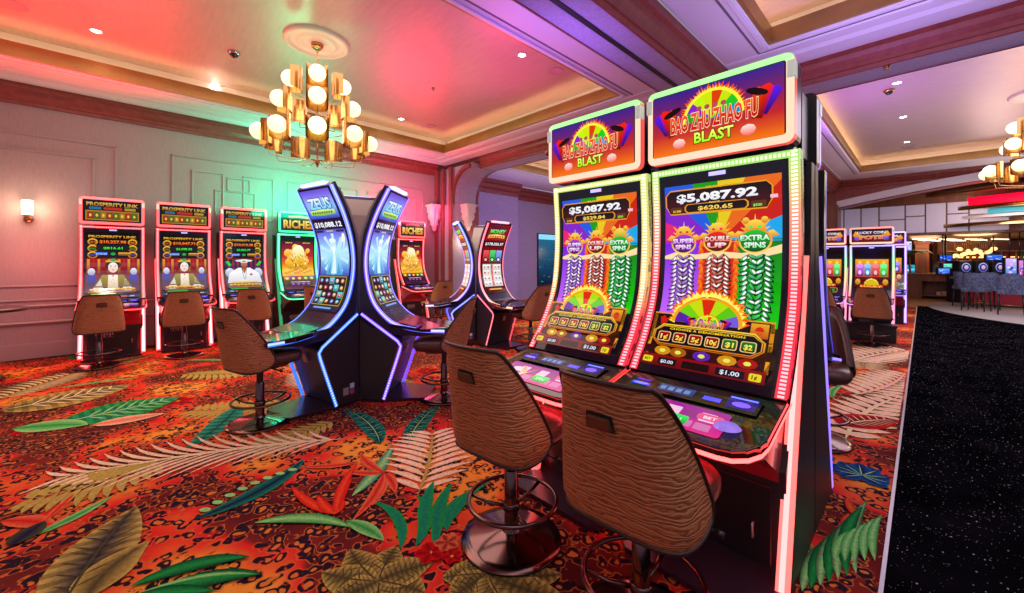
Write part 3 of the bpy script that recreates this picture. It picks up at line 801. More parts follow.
def crackers(a, cx, y0, y1, w, col, seed):
    r = random.Random(seed); n = 13
    for i in range(n):
        y = y1-(y1-y0)*(i+.5)/n; L = (y1-y0)/n*.62
        for sg, off in ((-1, 1.0), (1, 1.0), (-1, .30), (1, .30)):
            x = cx+sg*w*.5*off+r.uniform(-.006, .006); rot = radians(-40*sg)+r.uniform(-.3, .3)
            if off < .5: rot = -rot
            yy = y+(L*.6 if off < .5 else 0)
            a.disc(x, yy, w*.26, L*.66, tuple(v*.08 for v in col), n=7, rot=rot)
            a.v and None
            o = a.l; a.l += 1; a.disc(x-.003, yy+.003, w*.19, L*.44, tuple(v*.55 for v in col), tuple(min(1, v*.6+.25) for v in col), 7, rot=rot)
            if (i*3+int(off*10)) % 2 == 0 or off > .5:
                a.l += 1; a.disc(x-sg*w*.05, yy+.004, w*.13, L*.34, (1, 1, 1), n=6, rot=rot)
            a.l = o
    a.up(3)
def art_bao(amount='$5,087.92', minor='$620.65'):
    a = Art(); H = 1.80
    fan(a, .5, 1.25, 3, [(.05,.6,.9), (.75,.08,.03), (.9,.35,.05), (.9,.75,.05), (.05,.55,.05), (.08,.3,.85), (.45,.1,.75), (.9,.1,.4)], 0, 180, (0, 1.25, 1, H))
    # three colour columns
    a.rect(0, .52, .34, 1.27, (.75,.35,1), (.40,.05,.85)); a.rect(.34, .52, .66, 1.27, (.95,.22,.02), (.70,.05,.01)); a.rect(.66, .52, 1, 1.27, (.02,.75,.05), (.01,.40,.02)); a.up()
    for x in (.35, .65):
        for k in range(14):
            y = .55+k*.05; a.poly([(x-.03, y), (x+.03, y+.01), (x+.01*((k % 3)-1), y+.08)], (.9,.15,.01), (1,.6,.05))
    a.up()
    a.poly([(0, 1.13), (.12, 1.17), (.3, 1.14), (.5, 1.17), (.7, 1.15), (.88, 1.18), (1, 1.22), (1, 1.15), (.8, 1.10), (.5, 1.11), (.2, 1.09), (0, 1.10)], (1,.85,.6)); a.up()
    crackers(a, .185, .60, 1.12, .17, (.85,.6,1), 1); crackers(a, .5, .64, 1.12, .17, (1,.5,.4), 2); crackers(a, .815, .56, 1.12, .19, (.2,.95,.45), 3)
    crest(a, .19, 1.245, .165, (.65,.15,.85), 'SUPER', 'SPINS', 0); crest(a, .5, 1.255, .17, (.95,.10,.04), 'DOUBLE', 'UP', 1); crest(a, .81, 1.25, .18, (.05,.75,.15), 'EXTRA', 'SPINS', 2)
    jackpot_plate(a, .49, 1.52, 1.755, .92, amount, minor)
    a.rect(.93, 1.60, .985, 1.63, (1,.7,.8)); 
    # wheel rising out of the lower panel
    a.up(); a.rect(.0, .10, 1, .55, (.16,.01,.01), (.05,.01,.01)); a.rect(0, .10, .03, .55, GLD); a.rect(.97, .10, 1, .55, GLD); a.rect(0, .535, 1, .552, GLD); a.up()
    for k, x in enumerate((.16, .30, .50, .70, .85)):
        a.disc(x, .165, .075, .045, ((.8,.5,.05),(.6,.3,.05),(.3,.1,.6),(.8,.5,.05),(.6,.05,.02))[k], n=10)
        a.disc(x, .165, .03, .02, (.9,.9,.3), n=6) 
    a.rect(.83, .40, .96, .525, (.7,.25,.03), (.9,.6,.1)); a.disc(.895, .46, .035, .04, (.8,.08,.05), n=8); a.poly([(.08,.42),(.14,.46),(.10,.52),(.06,.50)], (.75,.08,.03)); a.up()
    flames(a, .47, .47, .30, .37, 24, 5); a.disc(.47, .47, .30, .26, (.95,.6,.03), n=22, a0=0, a1=180); a.up()
    for i, c in enumerate([(.4,.3,.8), (.3,.75,.05), (.65,.85,.05), (.85,.12,.02), (.75,.85,.03), (.4,.8,.05), (.3,.1,.6)]):
        a.disc(.47, .47, .27, .235, c, n=3, a0=180*i/7, a1=180*(i+1)/7)
    a.up(); bao_logo(a, .49, .475, .30)
    a.up()
    def oc(d): return [(.04+d,.27), (.12+d*.4,.20+d), (.88-d*.4,.20+d), (.96-d,.27), (.96-d,.35), (.88-d*.4,.425-d), (.12+d*.4,.425-d), (.04+d,.35)]
    a.poly(oc(0), (.7,.3,.03), (1,.8,.2)); a.up(); a.poly(oc(.012), (.2,.08,.01)); a.up(); a.poly(oc(.018), (.9,.45,.05), (.95,.7,.2)); a.up(); a.poly(oc(.026), (.006,.004,.004), (.02,.015,.01)); a.up()
    a.text('CHOOSE A DENOMINATION', .5, .368, .024, (1,.75,.1), YEL, w=.62, bold=.02)
    for k, t in enumerate(('1¢', '2¢', '5¢', '10¢', '$1', '$2')):
        x = .155+k*.138; c = (.65,.01,.01) if k < 4 else (.01,.45,.03)
        a.rrect(x-.058, .245, x+.058, .345, .018, (.9,.75,.5)); a.up(); a.rrect(x-.050, .252, x+.050, .338, .014, tuple(v*.4 for v in c), c); a.up()
        a.text(t, x, .268, .050, (1,.8,.1), (1,1,.5), w=.060 if len(t) < 3 else .075, bold=.03); a.l -= 3
    a.up(4)
    a.rect(0, 0, 1, .10, (.35,.0,.02), (.5,.01,.02)); a.up()
    a.rect(.17, .015, .33, .075, (.03,.02,.05)); a.rect(.38, .015, .60, .075, (.05,.01,.02)); a.rect(.65, .015, .86, .075, (.05,.02,.05))
    a.rrect(.03, .02, .12, .075, .012, (.9,.8,.1)); a.rrect(.89, .015, .975, .075, .012, (.9,.8,.1)); a.up()
    a.text('$0.00', .25, .03, .028, (.9,.9,1), w=.11); a.text('$1.00', .755, .028, .034, (.9,.9,1), w=.14); a.text('1¢', .93, .03, .03, (.1,.1,0), w=.035); a.text('BET', .075, .035, .02, (.1,.1,0), w=.05)
    return a, H
def art_prosperity(kind, amount, minor):
    a = Art(); H = 1.62
    a.rect(0, 0, 1, H, (.02,.01,.02), (.01,.005,.0)); a.up()
    a.text('PROSPERITY LINK', .5, 1.50, .055, (.75,.35,.05), (1,.8,.25), w=.9, bold=.03)
    for sg in (-1, 1):
        for k, c in enumerate(((.6,.3,.03), (.02,.5,.05), (.1,.2,.6))):
            x = .5+sg*.38; y = 1.40-k*.15
            a.disc(x, y, .095, .080, (.65,.30,.03), (1,.75,.2), 14)
            a.up(); a.disc(x, y, .068, .055, (.15,.03,.01), (.4,.12,.02), 12); a.rect(x-.075, y-.02, x+.075, y+.012, c if k else (.75,.45,.05)); a.l -= 1
    a.up(2)
    a.rect(.22, 1.355, .78, 1.46, (.12,.02,.0)); a.rect(.18, 1.215, .82, 1.305, (.0,.05,.01)); a.up()
    a.text(amount, .5, 1.375, .065, (1,.25,.03), (1,.55,.15), w=.5, bold=.035); a.text(minor, .5, 1.235, .052, (.05,.8,.05), (.3,1,.3), w=.36, bold=.035)
    a.rrect(.16, 1.09, .40, 1.16, .015, (.05,.10,.5), (.25,.45,1)); a.disc(.5, 1.125, .05, .035, (.1,.6,.2), n=8); a.rrect(.60, 1.09, .84, 1.16, .015, (.5,.25,.02), (1,.7,.2)); a.up()
    a.text('$100.00', .28, 1.105, .035, (.7,.85,1), w=.2); a.text('$200.00', .72, 1.105, .035, (.3,.1,0), w=.2)
    a.rect(0, .16, 1, 1.02, (.15,.10,.3), (.55,.02,.03))
    a.up()
    if kind == 0:
        for k in range(11):
            x = .02+k*.095; a.rect(x, .62+.05*(k % 2), x+.05, 1.0, (.35,.01,.02), (.75,.03,.03) if k % 2 else (.9,.55,.05))
        for sg in (-1, 1):
            a.disc(.5+sg*.40, .70, .07, .09, (.5,.55,.7), (.95,.95,1), 10); a.rect(.5+sg*.40-.08, .35, .5+sg*.40+.08, .62, (.12,.12,.2), (.1,.15,.7)); 
        a.up()
        a.poly([(.13,.30), (.30,.62), (.70,.62), (.87,.30)], (.35,.25,.03), (.55,.50,.08)); 
        a.poly([(.10,.20), (.27,.52), (.33,.2)], (.9,.9,.85)); a.poly([(.90,.20), (.73,.52), (.67,.2)], (.9,.9,.85)); a.up()
        a.disc(.5, .86, .15, .11, (.01,.01,.01), n=14); a.rect(.36, .93, .64, .97, (.9,.65,.1)); a.disc(.5, .98, .06, .04, (.1,.6,.3), n=8); a.up()
        a.poly([(.40,.22), (.41,.62), (.59,.62), (.60,.22)], (.75,.65,.45), (1,.95,.9)); a.disc(.5, .80, .095, .125, (.95,.75,.70), (1,.95,.92), 16); a.up()
        for sg in (-1, 1): a.disc(.5+sg*.04, .82, .016, .008, (.1,.02,.02), n=6); a.disc(.5+sg*.045, .845, .022, .006, (.1,.05,.03), n=5)
        a.disc(.5, .745, .02, .011, (.8,.02,.03), n=6); a.poly([(.46,.66), (.5,.56), (.54,.66), (.5,.60)], (.85,.03,.08)); 
        for k in range(5): a.disc(.47+.03*(k % 3), .30+k*.05, .012, .012, (.85,.6,.1), n=5)
    else:
        for k in range(9):
            x = k*.12; a.rect(x, .7, x+.07, 1.0, (.1,.1,.35), (.05,.02,.1))
        for sg in (-1, 1): a.poly([(.5+sg*.42,.95),(.5+sg*.5,.93),(.5+sg*.38,.80),(.5+sg*.33,.84)], (.1,.8,.1)); 
        a.disc(.5, .96, .24, .035, (.85,.9,.9), n=12); a.disc(.12, .62, .12, .14, (.45,.55,.65), (.85,.9,1), 10); a.disc(.88, .62, .12, .14, (.45,.55,.65), (.85,.9,1), 10); a.up()
        a.poly([(.04,.30), (.10,.60), (.34,.76), (.66,.76), (.90,.60), (.96,.30)], (.75,.78,.85), (1,1,1)); a.up()
        a.disc(.5, .86, .085, .11, (.55,.25,.12), (.85,.5,.3), 14); a.poly([(.41,.90), (.43,1.0), (.57,1.0), (.59,.90)], (.9,.95,.95)); a.poly([(.42,.76), (.5,.58), (.58,.76)], (.55,.28,.15)); a.up()
        a.disc(.68, .56, .04, .035, (.7,.1,.08), n=8); 
        for sg in (-1, 1): a.disc(.5+sg*.035, .88, .012, .007, (.05,.02,.02), n=6); line_ = [(.5+sg*.06,.74), (.5+sg*.075,.73), (.5+sg*.02,.40), (.5+sg*.005,.42)]; a.poly(line_, (.5,.55,.65))
        a.poly([(.12,.34), (.45,.40), (.88,.36), (.80,.30), (.2,.29)], (.7,.55,.15), (1,.95,.8))
    a.up()
    for k in range(9): a.disc(.12+k*.095, .235+.01*(k % 2), .055, .038, (.5,.22,.02), (1,.75,.2), 8)
    a.up(); a.rect(.05, .15, .95, .185, (.6,.35,.05)); a.rect(.10, .095, .55, .135, (.05,.6,.1)); a.rect(.6, .095, .9, .135, (.1,.1,.2)); a.rect(0, 0, 1, .075, (.06,.10,.30)); a.up()
    for k in range(6): a.rect(.07+k*.15, .02, .16+k*.15, .05, ((.5,.6,.9), (.8,.1,.1), (.6,.6,.7))[k % 3])
    return a, H
def art_prosperity_top():
    a = Art(); H = .42
    a.rect(0, 0, 1, H, (.015,.01,.0), (.01,.01,.01)); a.up()
    a.text('PROSPERITY LINK', .5, .305, .070, (.6,.35,.05), (.95,.75,.3), w=.88, bold=.03)
    a.rrect(.10, .235, .30, .285, .01, (.1,.35,.5)); a.rrect(.34, .235, .66, .285, .01, (.7,.10,.03)); a.rrect(.70, .235, .90, .285, .01, (.6,.5,.1))
    a.rect(.04, .03, .96, .215, (.65,.42,.08)); a.up(); a.rect(.06, .05, .94, .195, (.30,.20,.02), (.45,.28,.04)); a.up()
    for k in range(8): a.rrect(.075+k*.108, .065, .165+k*.108, .18, .015, ((.55,.12,.03), (.15,.35,.06), (.6,.4,.05))[k % 3])
    a.up()
    for k in range(8): a.disc(.12+k*.108, .122, .022, .03, (.95,.7,.2), n=8)
    return a, H
def art_riches():
    a = Art(); H = 1.62
    for i in range(5): a.rect(0, .45+i*.22, 1, .45+(i+1)*.22, ((.95,.65,.05), (1,.75,.12), (.9,.35,.06), (.7,.06,.10), (.5,.02,.12))[i], ((1,.75,.12), (.9,.35,.06), (.7,.06,.10), (.5,.02,.12), (.35,.02,.15))[i])
    a.up()
    r = random.Random(21)
    for k in range(26):
        x = r.uniform(.12, .88); y = r.uniform(.55, 1.35); q = r.uniform(.05, .14); a.disc(x, y, q, q*.8, (1,.55,.08), (1,.85,.35), 8, rot=r.uniform(0, 3)); a.l += .12
    a.up(); a.disc(.52, 1.20, .20, .24, (1,.85,.4), (1,1,.85), 16); a.up()
    # a golden reclining beast, generic
    a.disc(.50, .80, .33, .17, (.75,.38,.02), (1,.8,.1), 16); a.up(); a.disc(.58, 1.02, .15, .15, (.9,.55,.04), (1,.92,.4), 14); a.up()
    for k in range(30):
        x = r.uniform(.28, .78); y = r.uniform(.66, 1.22); a.poly([(x, y), (x+r.uniform(-.09, .09), y+r.uniform(.02, .1)), (x+r.uniform(-.07, .07), y-r.uniform(.02, .07))], (.6,.30,.02) if k % 3 else (1,1,.75)); a.l += .1
    for k in range(9): a.disc(.12+k*.095, .60+.03*(k % 3), .065, .05, (.7,.35,.02), (1,.85,.25), 9)
    a.up(); a.rect(.03, 1.47, .42, 1.54, (.15,.02,.2)); a.rect(.6, 1.47, .97, 1.54, (.25,.05,.1)); a.up(); a.text('MINI', .22, 1.485, .035, (1,.8,.3), w=.2); a.text('MINOR', .78, 1.485, .035, (1,.8,.3), w=.24)
    a.rect(0, 0, 1, .47, (.12,.02,.01), (.3,.04,.02)); a.up()
    for k, c in enumerate(((.9,.6,.05), (.1,.3,.85), (.8,.05,.05), (.1,.6,.15), (.1,.55,.7))): a.rrect(.02+k*.195, .33, .20+k*.195, .455, .02, tuple(v*.4 for v in c), c); 
    a.up()
    for k in range(5): a.disc(.11+k*.195, .39, .05, .04, (1,.85,.4), n=8)
    a.rrect(.12, .13, .90, .31, .03, (.02,.01,.03)); a.up(); a.text('CHOOSE DENOMINATION', .51, .25, .03, WHT, w=.6)
    for k in range(4): a.disc(.27+k*.16, .185, .05, .04, (.35,.03,.5), (.85,.3,1), 9)
    a.up(); a.rect(.0, .0, 1, .10, (.3,.02,.25)); a.rect(.2, .02, .8, .07, (.02,.05,.02))
    return a, H
def art_riches_top():
    a = Art(); H = .50
    a.rect(0, 0, 1, H, (.03,.005,.01), (.06,.01,.02)); a.up()
    a.text('RICHES', .5, .08, .23, (.85,.45,.03), (1,.95,.4), w=.86, bold=.04, edge=(.3,.08,.01), ew=.05)
    a.poly([(.2,.36),(.5,.39),(.8,.36),(.8,.43),(.5,.46),(.2,.43)], (.8,.08,.2), (1,.4,.35))
    return a, H
def art_columns(cols, title):
    """middle distance machines: coloured pots above a lower panel"""
    a = Art(); H = 1.30
    a.rect(0, 0, 1, H, (.04,.01,.01), (.02,.005,.01)); a.up(); a.rect(.04, .58, .96, 1.05, (.8,.2,.02), (.95,.6,.1)); a.up()
    n = len(cols)
    for k, c in enumerate(cols):
        x = .06+(k+.5)*.88/n; w = .36/n
        a.rect(x-w, .60, x+w, .88, tuple(v*.6 for v in c), tuple(min(1, v+.25) for v in c)); a.disc(x, .88, w*1.1, .06, tuple(min(1, v+.4) for v in c), n=10); a.up()
        a.disc(x, .97, w*.6, .035, (1,.8,.2), n=8); a.disc(x, .70, w*.55, .06, tuple(min(1, v+.6) for v in c), n=8); a.l -= 1
    a.up(2); a.rect(.02, .30, .98, .57, (.25,.02,.01)); a.up(); flames(a, .5, .33, .20, .24, 14, 9); a.disc(.5, .33, .20, .17, (.8,.7,.05), n=14, a0=0, a1=180); a.up(); a.rrect(.18, .27, .82, .36, .03, (.7,.02,.02), (.95,.3,.05)); a.up(); a.text(title, .5, .29, .05, (1,.85,.3), w=.58)
    for k, x in enumerate((.12, .88)): a.disc(x, .44, .08, .09, (.7,.35,.05), (.95,.7,.2), 8)
    a.up(); a.rrect(.12, .08, .88, .24, .05, (.75,.5,.08)); a.up(); a.rrect(.14, .10, .86, .22, .04, (.02,.01,.01)); a.up()
    for k in range(6): a.rrect(.18+k*.108, .12, .26+k*.108, .20, .01, (.6,.05,.05) if k < 4 else (.05,.5,.08))
    return a, H
def art_columns_top(title, sub):
    a = Art(); H = .42
    a.rect(0, 0, 1, H, (.35,.04,.02), (.03,.03,.12)); a.up()
    for sg in (-1, 1):
        a.poly([(.5+sg*.32,.06), (.5+sg*.48,.22), (.5+sg*.40,.36), (.5+sg*.26,.22)], (.8,.2,.05), (.95,.7,.15)); a.disc(.5+sg*.36, .12, .08, .07, (.05,.25,.7), (.5,.3,.9), 8)
    a.up(); a.text(title, .5, .27, .075, (.8,.8,.9), WHT, w=.7, bold=.03); a.up(); a.text(sub, .5, .10, .11, (.9,.08,.03), (1,.6,.2), w=.56, bold=.04, edge=(.9,.85,.7), ew=.03)
    return a, H
def art_zeus():
    a = Art(); H = 2.85          # from the reels at the bottom to the crowning title panel
    N = 8
    B = [(.10,.15,.50), (.20,.35,.85), (.35,.65,.95), (.60,.88,1), (.50,.80,1), (.40,.55,.98), (.30,.35,.90), (.15,.15,.60)]
    a.rect(0, 0, 1, .12, (.02,.03,.12)); 
    for i in range(N-1): a.rect(0, .85+i*.155, 1, .85+(i+1)*.155, B[i], B[i+1])
    a.up()
    for k in range(10):
        an = radians(k*36+8); a.poly([(.5,1.35), (.5+.5*cos(an), 1.35+.48*sin(an)), (.5+.5*cos(an+.2), 1.35+.48*sin(an+.2))], (.65,.9,1))
    a.up()
    # bearded robed figure glowing blue
    a.poly([(.22,.88), (.30,1.25), (.38,1.48), (.62,1.48), (.72,1.22), (.80,.88)], (.10,.50,.85), (.65,.95,1)); a.poly([(.70,1.40), (.90,1.72), (.84,1.76), (.62,1.45)], (.6,.9,1)); a.poly([(.30,1.40), (.12,1.15), (.18,1.10), (.38,1.32)], (.5,.85,1)); a.up()
    a.poly([(.40,.9), (.47,1.4), (.53,1.4), (.58,.9)], (.8,.97,1)); a.disc(.5, 1.57, .095, .12, (.5,.85,1), (.9,1,1), 12); a.disc(.5, 1.66, .12, .06, (.9,.98,1), n=10); a.up(); a.poly([(.41,1.52), (.5,1.34), (.59,1.52)], (.95,1,1))
    for sg in (-1, 1): a.disc(.5+sg*.035, 1.59, .014, .008, (.02,.1,.3), n=5); a.poly([(.5+sg*.12,1.2), (.5+sg*.2,.9), (.5+sg*.16,.9)], (.05,.3,.6))
    a.poly([(.88,1.82), (.80,1.62), (.87,1.64), (.84,1.45), (.95,1.70), (.89,1.69), (.95,1.82)], (1,1,.8))
    # amount strip
    a.up(); a.rect(0, 1.93, 1, 2.16, (.01,.01,.06), (.02,.02,.10)); a.up(); a.text('$10,088.12', .5, 1.985, .115, (.85,.9,1), WHT, w=.92, bold=.04)
    a.rect(.02, 1.86, .28, 1.91, (.05,.05,.2)); a.rect(.72, 1.86, .98, 1.91, (.05,.05,.2)); a.text('GRAND', .5, 1.875, .03, (1,.85,.3), w=.24)
    # title panel
    for i in range(5): a.rect(0, 2.18+i*.134, 1, 2.18+(i+1)*.134, ((.08,.10,.6), (.20,.35,.9), (.35,.6,1), (.42,.5,1), (.32,.28,.9))[i], ((.20,.35,.9), (.35,.6,1), (.42,.5,1), (.32,.28,.9), (.22,.15,.75))[i])
    a.up(); a.disc(.5, 2.48, .40, .20, (.35,.65,1), n=18); a.up()
    a.text('ZEUS', .5, 2.42, .24, (.3,.75,1), (.95,1,1), w=.72, bold=.04, edge=(.02,.10,.45), ew=.05); a.up(); a.poly([(.08,2.28),(.5,2.25),(.92,2.28),(.92,2.38),(.5,2.40),(.08,2.38)], (.25,.6,.1), (.85,1,.35)); a.up(); [a.rect(.14+k*.08, 2.30, .19+k*.08, 2.35, (.05,.25,.1)) for k in range(9)]
    # reels
    a.rect(.02, .14, .98, .84, (.55,.45,.15)); a.up(); a.rect(.04, .16, .96, .82, (.03,.02,.06)); a.up()
    r = random.Random(3); C = [(.75,.05,.05), (.1,.3,.85), (.05,.55,.65), (.8,.7,.6), (.75,.45,.1), (.45,.1,.55)]
    for j in range(4):
        for i in range(5):
            x0 = .05+i*.182; y0 = .17+j*.162; c = (.20,.80,.85) if (i+j) % 4 == 1 else (.12,.02,.05)
            a.rect(x0, y0, x0+.170, y0+.150, tuple(v*.5 for v in c), c); a.up(); d = r.choice(C); a.disc(x0+.085, y0+.075, .055, .05, tuple(v*.6 for v in d), tuple(min(1, v+.3) for v in d), 8); a.up(); a.disc(x0+.085, y0+.08, .022, .022, (1,.9,.7), n=6); a.l -= 2
    a.up(3); a.rect(.2, .05, .8, .09, (.3,.5,.9))
    return a, H
def art_link():
    a = Art(); H = 2.85
    a.rect(0, 0, 1, H, (.12,.0,.01), (.35,.01,.03)); a.up()
    a.poly([(.02,2.22), (.98,2.22), (.92,2.80), (.08,2.80)], (.5,.02,.05), (.15,.02,.10)); a.up(); a.text('MONEY', .5, 2.50, .16, (.1,.6,.1), (.5,1,.4), w=.72, bold=.04, edge=(0,.15,.03)); a.poly([(.08,2.28),(.5,2.32),(.92,2.28),(.90,2.42),(.5,2.46),(.10,2.42)], (.9,.4,.03), (1,.9,.3)); a.up(); [a.disc(.2+k*.12, 2.365, .035, .04, (.5,.1,.02), n=7) for k in range(6)]
    a.rect(0, 1.93, 1, 2.16, (.02,.01,.02)); a.up(); a.text('$178,026.57', .5, 1.99, .11, (.9,.9,.9), WHT, w=.9, bold=.03)
    for k, c in enumerate(((.8,.02,.03), (.02,.65,.15), (.25,.4,.9))):
        x = .18+k*.32; a.rect(x-.14, 1.30, x+.14, 1.78, tuple(v*.6 for v in c), tuple(min(1, v+.15) for v in c)); a.up(); a.disc(x, 1.40, .12, .10, (.02,.02,.03), n=10); a.up(); a.disc(x, 1.40, .07, .06, tuple(min(1, v+.5) for v in c), n=8); a.l -= 2
    a.up(3); a.rect(.04, .30, .96, 1.22, (.75,.72,.7)); a.up()
    for j in range(4):
        for i in range(5):
            x0 = .055+i*.178; y0 = .32+j*.225; a.rect(x0, y0, x0+.165, y0+.20, (.75,.70,.72), (1,1,1)) if i != 2 else a.rect(x0+.04, y0, x0+.12, y0+.21, (.85,.05,.05))
    a.up()
    for j in range(4):
        for i in (0, 1, 3, 4): a.disc(.137+i*.178, .42+j*.225, .045, .045, ((.7,.5,.1), (.3,.3,.35), (.6,.05,.05))[(i+j) % 3], n=7)
    a.up(); a.rect(.1, .10, .9, .24, (.25,.02,.03)); a.up(); a.rect(.2, .14, .8, .20, (.9,.6,.15))
    return a, H
def art_deck(c1, c2):
    """touch screen in the button deck; t grows away from the player"""
    a = Art(step=.0005); H = .34
    a.rrect(0, 0, 1, H, .03, c1, c2); a.up()
    for k in range(6):
        a.rrect(.06+k*.145, .16, .185+k*.145, .28, .012, (.95,.75,.85) if k % 2 else (.55,.15,.45)); a.rrect(.06+k*.145, .04, .185+k*.145, .13, .012, (.80,.40,.65))
    a.up(); a.rrect(.50, .05, .72, .17, .02, (.0,.55,.12), (.1,.95,.3)); a.rrect(.76, .18, .97, .27, .03, (.9,.3,.5)); a.disc(.20, .20, .10, .05, (.9,.8,.9), n=10); a.up()
    a.text('SPIN', .61, .085, .05, (.8,1,.8), w=.12); a.text('BET', .865, .20, .04, (1,.9,.95), w=.1)
    a.poly([(.30,.05), (.48,.30), (.36,.16), (.22,.30)], (1,.9,.6), (.95,.4,.3))
    return a, H
# ================================================================ upright machines
MON = [(-.015, .815), (.125, 1.0), (.225, 1.22), (.255, 1.54), (.235, 1.875)]      # front of the curved monitor (y, z)
def led_col(stops):
    def f(t):
        for (a, c), (b, d) in zip(stops, stops[1:]):
            if t <= b: k = (t-a)/(b-a) if b > a else 0; k = max(0, min(1, k)); return tuple(x+(y-x)*k for x, y in zip(c, d))
        return stops[-1][1]
    return f
def mul(c, k): return tuple(v*k for v in c)
def white_of(c, k=.55, s=1.6):
    k *= .42
    return tuple((v*(1-k)+max(c)*k)*s for v in c)
def upright(name, label, cat, group, screen_art, top_art, led, pillar, rim, top_cols, loc, rotz=0, deck_cols=((.85,.12,.45), (.55,.08,.55)), top_h=.395, tw=.337, dash=(.75, 1.25), scale=1, blue=True):
    t = thing(name, label, cat, loc, rotz, group, scale)
    HW = .345
    # ---- body
    m = MB(); m.prism([(.10, .0), (.10, .47), (.20, .64), (.42, 1.30), (.40, 1.84), (.57, 1.84), (.57, .0)], -.32, .32, 'x')
    m.box(-.335, .105, 0, .335, .57, .06)
    m.build('cabinet', M_BLACKM, t, bevel=.006)
    m = MB()
    for sg in (-1, 1):
        a, b = sorted((sg*.322, sg*.345))
        m.prism([(.04, 0), (.47, 1.36), (.50, 1.86), (.575, 1.86), (.575, 0)], a, b, 'x')
    m.build('side_panel', M_BLACKM, t, bevel=.004)
    for sg in (-1, 1):
        m = MB(); a, b = sorted((sg*.300, sg*.347))
        m.prism([(.002, .012), (.395, 1.40), (.425, 1.40), (.036, .012)], a, b, 'x', c=pillar)
        m.grid(lambda u, v: ((a+b)/2-.010+.020*u, .004-.004+.393*v-.0035, .03+1.35*v), 1, 8, 0, white_of(pillar, .45, 1.0))
        m.build('light_column', M_LED, t, attr=True)
    # belly under the deck and service door
    m = MB(); m.prism([(.10, .42), (.04, .50), (-.12, .60), (-.36, .665), (-.36, .69), (0, .74), (.2, .74), (.2, .5)], -.295, .295, 'x', smooth=False)
    m.build('belly_panel', mat('red_lit_lacquer', (.42, .03, .05), .25, coat=.4) if pillar[0] > pillar[1] else M_BLACKM, t, bevel=.008)  # on red-lit machines the deck light's red is put into the panel colour
    m = MB(); m.box(-.27, .088, .05, .27, .10, .40); dr = m.build('service_door', M_BLACK, t, bevel=.006)
    m = MB(); m.tube([(.2, .085, .22), (.2, .07, .22), (.2, .07, .16), (.2, .085, .16)], .005, 6); m.build('latch', M_GREY, dr)
    m = MB()
    for k in range(7): m.box(-.18+k*.028, .0855, .30-.02*(k % 2), -.163+k*.028, .0885, .36)
    m.box(-.18, .0855, .27, .0, .0885, .275)
    m.build('rating_label', mat('label_grey', (.35, .30, .30), .5), dr)
    # plinth plate on the carpet
    m = MB(); m.prism([(-.30, -.17), (-.26, -.21), (.26, -.21), (.30, -.17), (.33, .12), (-.33, .12)], .002, .022, 'z'); m.build('foot_plate', mat('plate_black', (.03, .015, .03), .25, spec=.7), t, bevel=.004)
    # ---- curved monitor shell
    sp = smooth_path(MON); bk = offset_path(sp, -.065)
    m = MB(); m.prism(sp+bk[::-1], -HW, HW, 'x'); mon = m.build('monitor', M_BLACK, t)
    m = MB(); m.prism(offset_path(bk, .005)+offset_path(sp, -.13)[::-1], -.30, .30, 'x'); m.build('monitor_back', M_GREY, t)
    surf, L, cuts = profile_surf(MON, -.275, .275)
    Wd = .55
    a, H = screen_art
    base = .02; top = L-.095
    k = (top-base)/H
    m = MB(); m.grid(lambda u, v: surf(-.03+1.06*u, .004+(L-.008)*v, .0015), 2, 24, 0, BLK)
    a.mesh_onto(m, lambda x, y, off: surf(x, base+y*k, .004+off), [(c-base)/k for c in cuts])
    m.v and m.build('screen', M_SCREEN, mon, attr=True)
    # ---- led borders: coloured channel, pale square pixels on it
    lsurf, _, _ = profile_surf(MON, 0, 1)
    def strip(x0, x1, nm):
        m = MB()
        m.grid(lambda u, v: lsurf(x0+(x1-x0)*u, L*v, .008), 1, 26, 0, lambda u, v: mul(led(v), dash[0]))
        n = int(L/.0175)
        for i in range(n):
            c = mul(white_of(led((i+.5)/n), .5), dash[1]); a0 = L*(i+.22)/n; a1 = L*(i+.78)/n
            xa, xb = x0+.010, x1-.008
            vs = [lsurf(xa, a0, .011), lsurf(xb, a0, .011), lsurf(xb, a1, .011), lsurf(xa, a1, .011)]
            m.add(vs, [(0, 1, 2, 3)], 0, c)
        xe = x1 if x1 > 0 else x0
        m.grid(lambda u, v: (xe, lsurf(xe, L*v, .008)[1]+.045*u, lsurf(xe, L*v, .008)[2]), 1, 26, 0, lambda u, v: mul(led(v), .75))  # shell side made to glow, imitating the strip's light falling on it
        m.build(nm, M_LED, mon, attr=True)
    strip(-.345, -.303, 'light_strip'); strip(.303, .345, 'light_strip')
    m = MB(); c = led(1.0)
    def tp(x, tt, off): return surf((x+.275)/.55, tt, off)
    m.add([tp(-.345, L-.035, .008), tp(.345, L-.035, .008), tp(.345, L, .008), tp(-.345, L, .008)], [(0, 1, 2, 3)], 0, mul(c, dash[0]))
    for i in range(38):
        x = -.335+i*.0176; m.add([tp(x, L-.026, .011), tp(x+.010, L-.026, .011), tp(x+.010, L-.010, .011), tp(x, L-.010, .011)], [(0, 1, 2, 3)], 0, mul(white_of(c, .5), dash[1]))
    m.build('light_strip', M_LED, mon, attr=True)
    m = MB(); m.add([tp(-.04, L-.066, .009), tp(.04, L-.066, .009), tp(.04, L-.046, .009), tp(-.04, L-.046, .009)], [(0, 1, 2, 3)], 0, (.75, .65, 1.6) if blue else (1.2,1,1)); m.build('maker_badge', M_LED, mon, attr=True)
